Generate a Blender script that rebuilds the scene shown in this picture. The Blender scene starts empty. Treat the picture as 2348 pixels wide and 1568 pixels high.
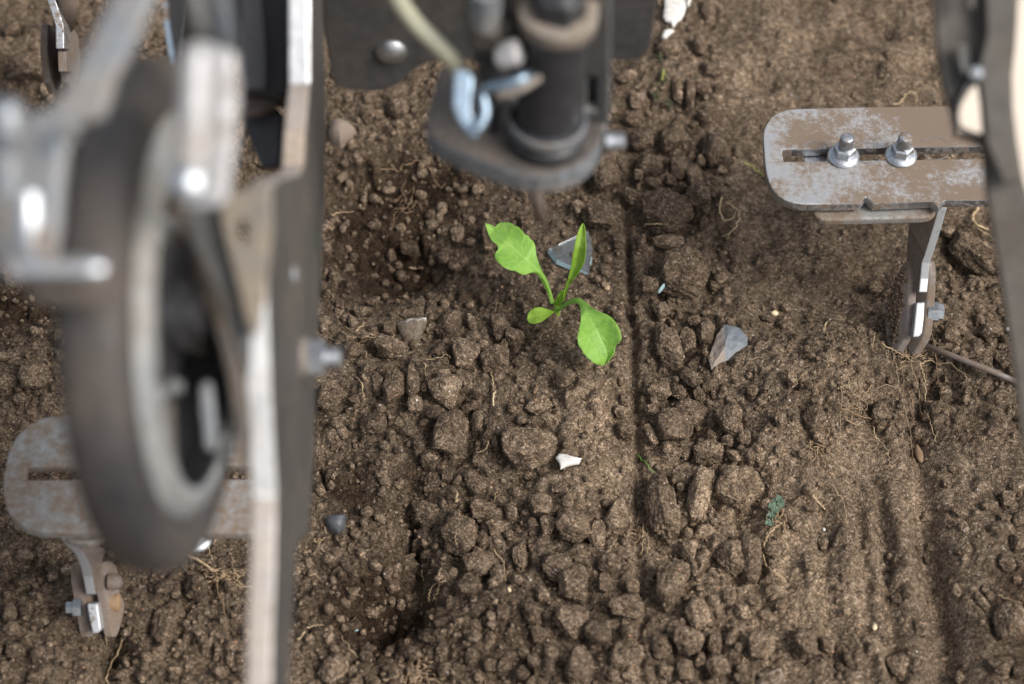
import bpy, bmesh, math, random
import numpy as np
from mathutils import Vector, Matrix, noise as mn, Euler

R = math.radians
rng = random.Random(7)
nr = np.random.RandomState(11)
sc = bpy.context.scene
col = sc.collection

# ------------------------------------------------------------------ camera
PITCH, LENS, DIST = R(53), 78.0, 1.28
CAM = Vector((0, -DIST * math.cos(PITCH), DIST * math.sin(PITCH)))
VIEW = Vector((0, math.cos(PITCH), -math.sin(PITCH)))
UP = Vector((0, math.sin(PITCH), math.cos(PITCH)))
F = LENS / 36 * 2347.0
cd = bpy.data.cameras.new('camera')
cam = bpy.data.objects.new('camera', cd)
col.objects.link(cam)
cam.location = CAM
cam.rotation_euler = (R(90) - PITCH, 0, 0)
cd.lens, cd.sensor_width = LENS, 36
cd.clip_start, cd.clip_end = 0.02, 100
cd.dof.use_dof = True
cd.dof.focus_distance = 1.245
cd.dof.aperture_fstop = 5.2
cd.dof.aperture_blades = 0
sc.camera = cam

# ------------------------------------------------------------------ sky and sun (overcast)
SUN_EL, SUN_AZ = R(48), R(118)          # azimuth clockwise from +Y (north)
w = bpy.data.worlds.new('World')
sc.world = w
w.use_nodes = True
nt = w.node_tree
nt.nodes.clear()
sky = nt.nodes.new('ShaderNodeTexSky')
sky.sky_type = 'NISHITA'
sky.sun_disc = False
sky.sun_elevation = SUN_EL
sky.sun_rotation = SUN_AZ
sky.air_density, sky.dust_density, sky.ozone_density = 1.0, 5.0, 1.0
bg = nt.nodes.new('ShaderNodeBackground')
bg.inputs[1].default_value = 0.092
wo = nt.nodes.new('ShaderNodeOutputWorld')
hs_ = nt.nodes.new('ShaderNodeHueSaturation')
hs_.inputs['Saturation'].default_value = 0.45
nt.links.new(sky.outputs[0], hs_.inputs['Color'])
nt.links.new(hs_.outputs[0], bg.inputs[0])
nt.links.new(bg.outputs[0], wo.inputs[0])
sd = bpy.data.lights.new('sun', 'SUN')
sd.energy, sd.angle, sd.color = 1.4, R(26), (1.0, 0.955, 0.90)
so = bpy.data.objects.new('sun', sd)
col.objects.link(so)
sdir = Vector((math.sin(SUN_AZ) * math.cos(SUN_EL), math.cos(SUN_AZ) * math.cos(SUN_EL), math.sin(SUN_EL)))
so.rotation_euler = sdir.to_track_quat('Z', 'Y').to_euler()
so.location = sdir * 5
vs = sc.view_settings
vs.view_transform, vs.look, vs.gamma, vs.use_curve_mapping = 'Standard', 'None', 1.0, False
vs.exposure = 0.97
sc.cycles.use_denoising = True
sc.cycles.max_bounces = 6

# ------------------------------------------------------------------ pixel <-> place helpers (photo as 2347 x 1568)
def ray(u, v):
    return VIEW + Vector((1, 0, 0)) * ((u - 1173.5) / F) + UP * (-(v - 784.0) / F)
def P(u, v, d):
    return CAM + ray(u, v) * d
def G(u, v, z=0.0):
    r = ray(u, v)
    return CAM + r * ((z - CAM.z) / r.z)
def dep(p):
    return (p - CAM).dot(VIEW)
def proj(p):
    q = p - CAM
    d = q.dot(VIEW)
    return 1173.5 + F * q.x / d, 784 - F * q.dot(UP) / d
S = 2347 / 4096
def crop(ox, oy, s):
    """points read in an enlarged crop of the photograph -> overview pixels"""
    return lambda x, y: ((ox + x / s) * S, (oy + y / s) * S)
cA, cB, cC = crop(1200, 1100, 1.96), crop(1100, 1900, 1.876), crop(2100, 1900, 1.876)
cD, cE, cF = crop(2200, 1000, 1.742), crop(2300, 0, 1.568), crop(3096, 1900, 1.876)
cG, cH, cI = crop(3450, 780, 1.911), crop(1250, 350, 1.96), crop(0, 2100, 2.1345)
cM, cS, cT = crop(2600, 1200, 1.5695), crop(1900, 850, 2.4125), crop(3000, 350, 2.1423)

# ------------------------------------------------------------------ materials
def mat(name):
    m = bpy.data.materials.new(name)
    m.use_nodes = True
    n = m.node_tree
    b = n.nodes['Principled BSDF']
    return m, n, b
def N(n, t, **kw):
    o = n.nodes.new(t)
    for k, v in kw.items():
        setattr(o, k, v)
    return o
def setin(o, **kw):
    for k, v in kw.items():
        o.inputs[k.replace('_', ' ')].default_value = v
def noise_tex(n, scale, detail=3.0, rough=0.6, vec=None):
    t = N(n, 'ShaderNodeTexNoise')
    setin(t, Scale=scale, Detail=detail, Roughness=rough)
    if vec is not None:
        n.links.new(vec, t.inputs['Vector'])
    return t
def ramp(n, src, stops):
    r = N(n, 'ShaderNodeValToRGB')
    e = r.color_ramp.elements
    while len(e) > 1:
        e.remove(e[-1])
    e[0].position, e[0].color = stops[0][0], (*stops[0][1], 1)
    for p, c in stops[1:]:
        k = e.new(p)
        k.color = (*c, 1)
    n.links.new(src, r.inputs[0])
    return r
def mixc(n, a, b, fac, mode='MIX'):
    m = N(n, 'ShaderNodeMix', data_type='RGBA', blend_type=mode)
    for s, x in ((6, a), (7, b), (0, fac)):
        if hasattr(x, 'links') or isinstance(x, bpy.types.NodeSocket):
            n.links.new(x, m.inputs[s])
        else:
            m.inputs[s].default_value = x if s == 0 else (*x, 1)
    return m.outputs[2]

def soil_material(name, ground):
    m, n, b = mat(name)
    geo = N(n, 'ShaderNodeNewGeometry')
    pos = geo.outputs['Position']
    big = noise_tex(n, 22, 3, 0.6, pos)
    mid = noise_tex(n, 170, 4, 0.65, pos)
    c = ramp(n, mid.outputs[0], [(0.25, (0.086, 0.063, 0.044)), (0.5, (0.155, 0.119, 0.086)), (0.78, (0.235, 0.186, 0.139))]).outputs[0]
    bigr = ramp(n, big.outputs[0], [(0.3, (0.72, 0.70, 0.68)), (0.7, (1.22, 1.20, 1.17))]).outputs[0]
    c = mixc(n, c, bigr, 1.0, 'MULTIPLY')
    # sand grains
    vo = N(n, 'ShaderNodeTexVoronoi')
    setin(vo, Scale=820.0)
    n.links.new(pos, vo.inputs['Vector'])
    sep = N(n, 'ShaderNodeSeparateColor')
    n.links.new(vo.outputs['Color'], sep.inputs[0])
    gr = ramp(n, sep.outputs[0], [(0.0, (0.42, 0.40, 0.37)), (0.5, (0.90, 0.88, 0.86)), (0.8, (1.35, 1.33, 1.31)), (1.0, (2.0, 2.0, 2.0))]).outputs[0]
    c = mixc(n, c, gr, 0.85, 'MULTIPLY')
    vq = N(n, 'ShaderNodeTexVoronoi')
    setin(vq, Scale=430.0)
    n.links.new(pos, vq.inputs['Vector'])
    sepq = N(n, 'ShaderNodeSeparateColor')
    n.links.new(vq.outputs['Color'], sepq.inputs[0])
    near = N(n, 'ShaderNodeMath', operation='LESS_THAN')
    near.inputs[1].default_value = 0.28
    n.links.new(vq.outputs['Distance'], near.inputs[0])
    few = N(n, 'ShaderNodeMath', operation='GREATER_THAN')
    few.inputs[1].default_value = 0.96
    n.links.new(sepq.outputs[1], few.inputs[0])
    both = N(n, 'ShaderNodeMath', operation='MULTIPLY')
    n.links.new(near.outputs[0], both.inputs[0])
    n.links.new(few.outputs[0], both.inputs[1])
    qc = ramp(n, sepq.outputs[2], [(0.0, (0.42, 0.40, 0.40)), (0.5, (0.36, 0.24, 0.15)), (1.0, (0.36, 0.19, 0.12))]).outputs[0]
    c = mixc(n, c, qc, both.outputs[0])
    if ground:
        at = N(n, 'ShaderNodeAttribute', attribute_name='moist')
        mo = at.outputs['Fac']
    else:
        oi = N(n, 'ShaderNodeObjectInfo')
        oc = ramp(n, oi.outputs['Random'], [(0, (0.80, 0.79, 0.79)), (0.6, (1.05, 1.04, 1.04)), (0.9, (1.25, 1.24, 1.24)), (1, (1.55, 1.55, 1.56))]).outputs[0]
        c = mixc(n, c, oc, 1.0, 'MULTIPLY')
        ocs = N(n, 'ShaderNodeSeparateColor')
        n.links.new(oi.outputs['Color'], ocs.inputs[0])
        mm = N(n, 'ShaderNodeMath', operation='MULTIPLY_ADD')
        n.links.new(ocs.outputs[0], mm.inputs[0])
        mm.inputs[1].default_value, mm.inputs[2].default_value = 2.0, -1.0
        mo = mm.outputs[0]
    wet_shade = N(n, 'ShaderNodeMapRange')
    setin(wet_shade, From_Min=0.0, From_Max=1.0, To_Min=0.0, To_Max=1.0)
    n.links.new(mo, wet_shade.inputs[0])
    c = mixc(n, c, mixc(n, c, (0.30, 0.262, 0.228), 1.0, 'MULTIPLY'), wet_shade.outputs[0])  # darkens damp soil and the painted shade of the hollows alike
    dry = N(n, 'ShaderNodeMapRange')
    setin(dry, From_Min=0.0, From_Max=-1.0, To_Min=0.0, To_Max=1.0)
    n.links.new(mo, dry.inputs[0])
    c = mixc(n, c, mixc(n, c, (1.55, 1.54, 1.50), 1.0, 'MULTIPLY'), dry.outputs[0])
    n.links.new(c, b.inputs['Base Color'])
    setin(b, Roughness=0.95)
    b.inputs['Specular IOR Level'].default_value = 0.15
    fine = noise_tex(n, 850, 3, 0.7, pos)
    bu = N(n, 'ShaderNodeBump')
    setin(bu, Strength=1.0, Distance=0.0017)
    n.links.new(fine.outputs[0], bu.inputs['Height'])
    bu2 = N(n, 'ShaderNodeBump', invert=True)
    setin(bu2, Strength=0.9, Distance=0.0009)
    n.links.new(vo.outputs['Distance'], bu2.inputs['Height'])
    n.links.new(bu.outputs[0], bu2.inputs['Normal'])
    n.links.new(bu2.outputs[0], b.inputs['Normal'])
    return m
M = {}
M['soil'] = soil_material('brown_soil', True)
M['clod'] = soil_material('dry_clod_soil', False)

def metal(name, colr, rough, dirt=0.0, dcol=(0.16, 0.115, 0.08), scale=60.0, metallic=1.0, streak=False, sharp=0.06, rust=None, clean=None, clump=0.7):
    """steel with soil dust sitting on it"""
    m, n, b = mat(name)
    geo = N(n, 'ShaderNodeNewGeometry')
    pos = geo.outputs['Position']
    vec = pos
    if streak:
        mp = N(n, 'ShaderNodeMapping')
        mp.inputs['Scale'].default_value = (1, 0.35, 1)
        n.links.new(pos, mp.inputs[0])
        vec = mp.outputs[0]
    a = noise_tex(n, scale, 8 if clump > .9 else 6, 0.86 if clump > .9 else 0.72, vec)
    big = noise_tex(n, scale * (0.16 if clump < .9 else 0.11), 3, 0.6, pos)
    add = N(n, 'ShaderNodeMath', operation='MULTIPLY_ADD')
    n.links.new(big.outputs[0], add.inputs[0])
    add.inputs[1].default_value = clump
    n.links.new(a.outputs[0], add.inputs[2])
    th = 0.5 + clump / 2 + (0.5 - dirt) * 0.5
    if clean:
        sxx = N(n, 'ShaderNodeSeparateXYZ')
        n.links.new(pos, sxx.inputs[0])
        gm = N(n, 'ShaderNodeMapRange')
        setin(gm, From_Min=clean[0], From_Max=clean[1], To_Min=-0.13, To_Max=0.07)
        n.links.new(sxx.outputs[0], gm.inputs[0])
        ad2 = N(n, 'ShaderNodeMath', operation='ADD')
        n.links.new(add.outputs[0], ad2.inputs[0])
        n.links.new(gm.outputs[0], ad2.inputs[1])
        add = ad2
    f = ramp(n, add.outputs[0], [(max(0, th - sharp), (0, 0, 0)), (min(1, th + sharp), (1, 1, 1))]).outputs[0]
    fine = noise_tex(n, scale * 9, 3, 0.7, pos)
    mc = ramp(n, fine.outputs[0], [(0.3, tuple(x * 0.72 for x in colr)), (0.7, tuple(min(1, x * 1.12) for x in colr))]).outputs[0]
    dc = ramp(n, fine.outputs[0], [(0.3, tuple(x * 0.7 for x in dcol)), (0.7, tuple(x * 1.3 for x in dcol))]).outputs[0]
    if rust:
        for (pt, rad) in rust:
            vd = N(n, 'ShaderNodeVectorMath', operation='DISTANCE')
            n.links.new(pos, vd.inputs[0])
            vd.inputs[1].default_value = pt
            mz = N(n, 'ShaderNodeMath', operation='MULTIPLY_ADD')
            n.links.new(a.outputs[0], mz.inputs[0])
            mz.inputs[1].default_value = rad * 2.2
            n.links.new(vd.outputs['Value'], mz.inputs[2])
            rf = ramp(n, mz.outputs[0], [(0, (1, 1, 1)), (0.5, (0, 0, 0))])
            mr = N(n, 'ShaderNodeMapRange')
            setin(mr, From_Min=rad * 1.7, From_Max=rad * 2.4, To_Min=0.85, To_Max=0.0)
            n.links.new(mz.outputs[0], mr.inputs[0])
            mc = mixc(n, mc, (0.30, 0.14, 0.045), mr.outputs[0])
    n.links.new(mixc(n, mc, dc, f), b.inputs['Base Color'])
    inv = N(n, 'ShaderNodeMath', operation='MULTIPLY_ADD')
    n.links.new(f, inv.inputs[0])
    inv.inputs[1].default_value = -metallic
    inv.inputs[2].default_value = metallic
    n.links.new(inv.outputs[0], b.inputs['Metallic'])
    rr = N(n, 'ShaderNodeMapRange')
    setin(rr, To_Min=rough, To_Max=0.9)
    n.links.new(f, rr.inputs[0])
    n.links.new(rr.outputs[0], b.inputs['Roughness'])
    bu = N(n, 'ShaderNodeBump')
    setin(bu, Strength=0.25, Distance=0.0004)
    n.links.new(fine.outputs[0], bu.inputs['Height'])
    n.links.new(bu.outputs[0], b.inputs['Normal'])
    return m
M['plate'] = metal('galvanised_plate_with_dried_mud', (0.45, 0.465, 0.48), 0.5, 0.60, (0.170, 0.128, 0.094), 300.0, sharp=0.13, metallic=0.6, clump=.95, clean=(G(1750, 360, .094).x, G(2120, 360, .094).x),
                   rust=[(tuple(G(*cT(430, 800), 0.10)), 0.0035), (tuple(G(*cT(850, 850), 0.10)), 0.0018)])
M['plate_b'] = metal('dull_plate_with_dried_mud', (0.34, 0.36, 0.36), 0.55, 0.56, (0.17, 0.125, 0.09), 170.0, sharp=0.16, metallic=0.5)
M['steel'] = metal('bright_zinc_steel', (0.55, 0.58, 0.61), 0.42, 0.22, scale=90)
M['edge'] = metal('cut_steel_edge', (0.50, 0.52, 0.55), 0.4, 0.38, scale=300)
M['brightedge'] = metal('pale_bar_edge', (0.50, 0.52, 0.54), 0.4, 0.22, (0.19, 0.16, 0.13), 260, sharp=0.05, metallic=0.45)  # paler steel tone for the spacers and one narrow arm face
M['post'] = metal('post_steel', (0.080, 0.081, 0.082), 0.42, 0.35, (0.080, 0.069, 0.058), 35, sharp=0.2, metallic=0.3)
M['postedge'] = metal('cut_edge_painted_gleam', (0.78, 0.79, 0.80), 0.38, 0.12, (0.6, 0.55, 0.5), 22, sharp=0.2, metallic=0.35)  # pale sky reflection painted into the edge colour
M['tanedge'] = metal('cut_edge_tan_reflection', (0.44, 0.41, 0.385), 0.45, 0.42, (0.34, 0.28, 0.225), 45, sharp=0.25, metallic=0.3)  # duller tan reflection painted into the edge colour, with some dirt
M['grey'] = metal('pale_grey_cast_part', (0.44, 0.45, 0.47), 0.42, 0.25, (0.33, 0.29, 0.25), 30, sharp=0.25, metallic=0.45)
M['olive'] = metal('dusty_olive_steel', (0.17, 0.168, 0.15), 0.5, 0.4, (0.21, 0.175, 0.135), 30, sharp=0.25, metallic=0.3)
M['disc'] = metal('soil_worn_steel', (0.30, 0.27, 0.26), 0.6, 0.62, (0.155, 0.115, 0.085), 220, sharp=0.15)
M['dark'] = metal('dark_painted_steel', (0.060, 0.058, 0.056), 0.45, 0.3, (0.10, 0.08, 0.062), 30, metallic=0.0, sharp=0.25)
M['shield'] = metal('grey_painted_sheet', (0.058, 0.060, 0.065), 0.5, 0.35, (0.068, 0.060, 0.053), 16, metallic=0.2, sharp=0.3)
M['bronze'] = metal('brown_grey_coated_steel', (0.060, 0.055, 0.049), 0.45, 0.4, (0.078, 0.066, 0.052), 14, metallic=0.1, sharp=0.3)
M['bluegrey'] = metal('blue_grey_coated_steel', (0.20, 0.23, 0.26), 0.45, 0.2, (0.22, 0.19, 0.16), 30, metallic=0.4, sharp=0.25)
M['beige'] = metal('dusty_pale_steel', (0.27, 0.25, 0.225), 0.4, 0.5, (0.21, 0.17, 0.13), 25, metallic=0.4, sharp=0.25)
M['rim'] = metal('pale_green_grey_rim', (0.36, 0.39, 0.41), 0.3, 0.2, (0.24, 0.23, 0.21), 25, metallic=0.75, sharp=0.25)
M['platetop'] = metal('dusty_dark_plate', (0.070, 0.070, 0.072), 0.4, 0.48, (0.105, 0.085, 0.07), 40, metallic=0.2, sharp=0.3)
M['zincblue'] = metal('blue_zinc_clamp', (0.34, 0.44, 0.54), 0.45, 0.1, scale=60)

def simple(name, colr, rough=0.6, **kw):
    m, n, b = mat(name)
    geo = N(n, 'ShaderNodeNewGeometry')
    t = noise_tex(n, kw.pop('scale', 120), 4, 0.6, geo.outputs['Position'])
    v = kw.pop('var', 0.25)
    r = ramp(n, t.outputs[0], [(0.3, tuple(x * (1 - v) for x in colr)), (0.7, tuple(min(1, x * (1 + v)) for x in colr))])
    n.links.new(r.outputs[0], b.inputs['Base Color'])
    setin(b, Roughness=rough)
    bump = kw.pop('bump', 0)
    if bump:
        bu = N(n, 'ShaderNodeBump')
        setin(bu, Strength=0.6, Distance=bump)
        n.links.new(t.outputs[0], bu.inputs['Height'])
        n.links.new(bu.outputs[0], b.inputs['Normal'])
    for k, x in kw.items():
        b.inputs[k].default_value = x
    return m
M['rubber'] = metal('dusty_grey_rubber', (0.034, 0.035, 0.040), 0.36, 0.30, (0.075, 0.061, 0.050), 30, metallic=0.0, sharp=0.3)
M['black'] = simple('black_rubber', (0.018, 0.018, 0.02), 0.5)
M['blackgloss'] = simple('black_plastic', (0.03, 0.031, 0.035), 0.35)
M['hose'] = simple('milky_yellowed_hose', (0.50, 0.50, 0.38), 0.25, **{'Transmission Weight': 0.25, 'scale': 30})
M['root'] = simple('pale_root', (0.27, 0.19, 0.115), 0.7, scale=300, var=0.35)
M['rootdark'] = simple('brown_root', (0.20, 0.13, 0.075), 0.8, scale=300, var=0.35)
M['straw'] = simple('dry_straw', (0.38, 0.28, 0.165), 0.6, scale=300)
M['white'] = simple('chalky_white_chip', (0.62, 0.60, 0.56), 0.7, scale=350, var=0.2, bump=0.0006)
M['darkstone'] = simple('dark_grey_stone', (0.075, 0.08, 0.088), 0.5, scale=300, var=0.4, bump=0.0006)
M['palestone'] = simple('pale_brown_pebble', (0.20, 0.155, 0.12), 0.8, scale=500, var=0.15, bump=0.0003)
M['seed'] = simple('cream_seed_husk', (0.62, 0.50, 0.32), 0.5, scale=400)
M['amber'] = simple('dusty_brass', (0.26, 0.17, 0.10), 0.45)
M['moss'] = simple('dull_green_moss', (0.065, 0.07, 0.032), 0.8, scale=300, var=0.5)
M['cress'] = simple('small_blue_green_leaf', (0.085, 0.13, 0.085), 0.7, scale=300, var=0.3)
M['grassb'] = simple('green_grass_blade', (0.11, 0.22, 0.04), 0.5)
M['yellowb'] = simple('yellow_green_blade', (0.30, 0.32, 0.07), 0.5)

def flint_material():
    m, n, b = mat('blue_grey_flint')
    geo = N(n, 'ShaderNodeNewGeometry')
    pos = geo.outputs['Position']
    t = noise_tex(n, 120, 4, 0.6, pos)
    r = ramp(n, t.outputs[0], [(0.3, (0.10, 0.12, 0.145)), (0.7, (0.17, 0.185, 0.20))]).outputs[0]
    sx = N(n, 'ShaderNodeSeparateXYZ')
    n.links.new(pos, sx.inputs[0])
    c0 = G(*cD(1215, 650))
    ma = N(n, 'ShaderNodeMath', operation='MULTIPLY_ADD')
    n.links.new(t.outputs[0], ma.inputs[0])
    ma.inputs[1].default_value = 0.014
    n.links.new(sx.outputs[0], ma.inputs[2])
    mr = N(n, 'ShaderNodeMapRange')
    setin(mr, From_Min=c0.x + 0.004, From_Max=c0.x + 0.008, To_Min=1.0, To_Max=0.0)
    n.links.new(ma.outputs[0], mr.inputs[0])
    n.links.new(mixc(n, r, (0.24, 0.20, 0.165), mr.outputs[0]), b.inputs['Base Color'])
    rr = N(n, 'ShaderNodeMapRange')
    setin(rr, To_Min=0.6, To_Max=0.9)
    n.links.new(mr.outputs[0], rr.inputs[0])
    n.links.new(rr.outputs[0], b.inputs['Roughness'])
    return m
M['flint'] = flint_material()

def chip_material():
    m, n, b = mat('half_muddy_white_chip')
    geo = N(n, 'ShaderNodeNewGeometry')
    pos = geo.outputs['Position']
    t = noise_tex(n, 420, 4, 0.7, pos)
    sx = N(n, 'ShaderNodeSeparateXYZ')
    n.links.new(pos, sx.inputs[0])
    y0 = G(*cA(880, 415)).y
    ma = N(n, 'ShaderNodeMath', operation='MULTIPLY_ADD')
    n.links.new(t.outputs[0], ma.inputs[0])
    ma.inputs[1].default_value = 0.012
    n.links.new(sx.outputs[1], ma.inputs[2])
    mr = N(n, 'ShaderNodeMapRange')
    setin(mr, From_Min=y0 + 0.005, From_Max=y0 + 0.008, To_Min=0.0, To_Max=1.0)
    n.links.new(ma.outputs[0], mr.inputs[0])
    n.links.new(mixc(n, ramp(n, t.outputs[0], [(0.35, (0.10, 0.075, 0.052)), (0.65, (0.20, 0.155, 0.115))]).outputs[0], (0.62, 0.60, 0.56), mr.outputs[0]), b.inputs['Base Color'])
    setin(b, Roughness=0.8)
    bu = N(n, 'ShaderNodeBump')
    setin(bu, Strength=0.9, Distance=0.0012)
    n.links.new(t.outputs[0], bu.inputs['Height'])
    n.links.new(bu.outputs[0], b.inputs['Normal'])
    return m
M['chip'] = chip_material()

def leaf_material(name, base, dark, vein):
    m, n, b = mat(name)
    uv = N(n, 'ShaderNodeUVMap', uv_map='UVMap')
    sx = N(n, 'ShaderNodeSeparateXYZ')
    n.links.new(uv.outputs[0], sx.inputs[0])
    geo = N(n, 'ShaderNodeNewGeometry')
    t = noise_tex(n, 130, 4, 0.6, geo.outputs['Position'])
    c = ramp(n, t.outputs[0], [(0.3, dark), (0.7, base)]).outputs[0]
    # midrib and side veins from the leaf's own coordinates (u across -1..1, v along)
    ab = N(n, 'ShaderNodeMath', operation='ABSOLUTE')
    n.links.new(sx.outputs[0], ab.inputs[0])
    mid = N(n, 'ShaderNodeMapRange')
    setin(mid, From_Min=0.02, From_Max=0.09, To_Min=0.75, To_Max=0.0)
    n.links.new(ab.outputs[0], mid.inputs[0])
    sv = N(n, 'ShaderNodeMath', operation='MULTIPLY_ADD')
    n.links.new(ab.outputs[0], sv.inputs[0])
    sv.inputs[1].default_value = -0.16
    n.links.new(sx.outputs[1], sv.inputs[2])
    sm = N(n, 'ShaderNodeMath', operation='MULTIPLY')
    n.links.new(sv.outputs[0], sm.inputs[0])
    sm.inputs[1].default_value = 58.0
    sn = N(n, 'ShaderNodeMath', operation='SINE')
    n.links.new(sm.outputs[0], sn.inputs[0])
    vr = N(n, 'ShaderNodeMapRange')
    setin(vr, From_Min=0.86, From_Max=1.0, To_Min=0.0, To_Max=0.5)
    n.links.new(sn.outputs[0], vr.inputs[0])
    mx = N(n, 'ShaderNodeMath', operation='MAXIMUM')
    n.links.new(mid.outputs[0], mx.inputs[0])
    n.links.new(vr.outputs[0], mx.inputs[1])
    c = mixc(n, c, vein, mx.outputs[0])
    bl = noise_tex(n, 55, 3, 0.6, geo.outputs['Position'])
    c = mixc(n, c, ramp(n, bl.outputs[0], [(0.35, (0.82, 0.88, 0.8)), (0.65, (1.12, 1.05, 1.25))]).outputs[0], 1.0, 'MULTIPLY')
    sp = noise_tex(n, 900, 2, 0.5, geo.outputs['Position'])
    sr = ramp(n, sp.outputs[0], [(0.70, (0, 0, 0)), (0.74, (1, 1, 1))])
    c = mixc(n, c, (0.16, 0.13, 0.08), sr.outputs[0])
    n.links.new(c, b.inputs['Base Color'])
    setin(b, Roughness=0.42)
    b.inputs['Specular IOR Level'].default_value = 0.45
    bu = N(n, 'ShaderNodeBump', invert=True)
    setin(bu, Strength=0.5, Distance=0.0005)
    n.links.new(mx.outputs[0], bu.inputs['Height'])
    bu2 = N(n, 'ShaderNodeBump')
    setin(bu2, Strength=0.6, Distance=0.0012)
    pk = noise_tex(n, 260, 2, 0.5, geo.outputs['Position'])
    n.links.new(pk.outputs[0], bu2.inputs['Height'])
    n.links.new(bu.outputs[0], bu2.inputs['Normal'])
    n.links.new(bu2.outputs[0], b.inputs['Normal'])
    tr = N(n, 'ShaderNodeBsdfTranslucent')
    n.links.new(mixc(n, c, (1.0, 1.3, 0.5), 1.0, 'MULTIPLY'), tr.inputs[0])
    ms = N(n, 'ShaderNodeMixShader')
    ms.inputs[0].default_value = 0.35
    out = n.nodes['Material Output']
    n.links.new(b.outputs[0], ms.inputs[1])
    n.links.new(tr.outputs[0], ms.inputs[2])
    n.links.new(ms.outputs[0], out.inputs[0])
    return m
M['leaf'] = leaf_material('fresh_green_leaf', (0.34, 0.58, 0.10), (0.25, 0.48, 0.08), (0.40, 0.62, 0.15))
M['leaf2'] = leaf_material('yellow_green_leaf', (0.32, 0.50, 0.06), (0.25, 0.43, 0.045), (0.38, 0.54, 0.10))

def glass_material():
    m, n, b = mat('dusty_window_glass')
    setin(b, Roughness=0.10)
    b.inputs['Base Color'].default_value = (0.66, 0.71, 0.73, 1)
    b.inputs['Transmission Weight'].default_value = 0.90
    b.inputs['IOR'].default_value = 1.5
    return m
M['glass'] = glass_material()
M['glassedge'] = simple('broken_glass_edge', (0.33, 0.46, 0.50), 0.3, scale=500)

# ------------------------------------------------------------------ object helpers
def link(name, verts, faces, m, parent=None, smooth=False, uvs=None):
    me = bpy.data.meshes.new(name)
    me.from_pydata([tuple(v) for v in verts], [], faces)
    me.materials.append(m)
    if smooth:
        me.polygons.foreach_set('use_smooth', [True] * len(me.polygons))
    if uvs is not None:
        l = me.uv_layers.new(name='UVMap')
        li = [0] * len(me.loops)
        me.loops.foreach_get('vertex_index', li)
        l.data.foreach_set('uv', [c for i in li for c in uvs[i]])
    me.update()
    o = bpy.data.objects.new(name, me)
    col.objects.link(o)
    if parent is not None:
        o.parent = parent
        o.matrix_parent_inverse = Matrix.Translation(-parent.location)
    return o
def tag(o, label=None, cat=None, group=None, kind=None):
    for k, v in (('label', label), ('category', cat), ('group', group), ('kind', kind)):
        if v:
            o[k] = v
    return o
def empty(name, loc, label, cat, group=None):
    o = bpy.data.objects.new(name, None)
    o.empty_display_size = 0.02
    col.objects.link(o)
    o.location = loc
    return tag(o, label, cat, group)
def bevelled(o, wd, seg=2, ang=35):
    md = o.modifiers.new('bevel', 'BEVEL')
    md.width, md.segments, md.limit_method, md.angle_limit = wd, seg, 'ANGLE', R(ang)
    md.harden_normals = False
    return o
def prism(name, pts, vec, m, parent=None, bev=0.0008, holes=None, me2=None):
    """closed outline (3-D points on a plane) pushed along vec"""
    bm = bmesh.new()
    loops = [pts] + (holes or [])
    edges = []
    for lp in loops:
        vs_ = [bm.verts.new(p) for p in lp]
        edges += [bm.edges.new((vs_[i], vs_[(i + 1) % len(vs_)])) for i in range(len(vs_))]
    if holes:
        res = bmesh.ops.triangle_fill(bm, edges=edges, use_beauty=True)
        fs = [g for g in res['geom'] if isinstance(g, bmesh.types.BMFace)]
    else:
        fs = [bm.faces.new([e.verts[0] for e in edges])]
    ex = bmesh.ops.extrude_face_region(bm, geom=fs)
    bmesh.ops.translate(bm, vec=vec, verts=[g for g in ex['geom'] if isinstance(g, bmesh.types.BMVert)])
    bmesh.ops.recalc_face_normals(bm, faces=bm.faces)
    me = bpy.data.meshes.new(name)
    bm.to_mesh(me)
    bm.free()
    me.materials.append(m)
    if me2:
        me.materials.append(me2)
        vn = Vector(vec).normalized()
        for p_ in me.polygons:
            if abs(p_.normal.dot(vn)) < 0.5:
                p_.material_index = 1
    o = bpy.data.objects.new(name, me)
    col.objects.link(o)
    if parent is not None:
        o.parent = parent
        o.matrix_parent_inverse = Matrix.Translation(-parent.location)
    if bev:
        bevelled(o, bev)
    return o
def xplate(name, uv, x, th, m, parent=None, bev=0.0008, holes=None, me2=None):
    """vertical plate lying in the plane x = const; outline given by sight lines that meet that plane; th = thickness along x"""
    f = lambda q: [CAM + ray(u, v) * (x / ((u - 1173.5) / F)) for u, v in q]
    return prism(name, f(uv), Vector((th, 0, 0)), m, parent, bev, [f(h) for h in holes] if holes else None, me2)
def fplate(name, uv, d, th, m, parent=None, bev=0.0008, holes=None, tilt=None, me2=None):
    """plate facing the camera roughly, at distance d"""
    nrm = (tilt or VIEW).normalized()
    c = P(sum(p[0] for p in uv) / len(uv), sum(p[1] for p in uv) / len(uv), d)
    def f(q):
        r = []
        for u, v in q:
            k = ray(u, v)
            r.append(CAM + k * ((c - CAM).dot(nrm) / k.dot(nrm)))
        return r
    return prism(name, f(uv), nrm * th, m, parent, bev, [f(h) for h in holes] if holes else None, me2)
def zplate(name, uv, z, th, m, parent=None, bev=0.0008, holes=None, me2=None):
    """horizontal plate whose upper face is at height z"""
    return prism(name, [G(u, v, z) for u, v in uv], Vector((0, 0, -th)), m, parent, bev,
                 [[G(u, v, z) for u, v in h] for h in holes] if holes else None, me2)
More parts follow.
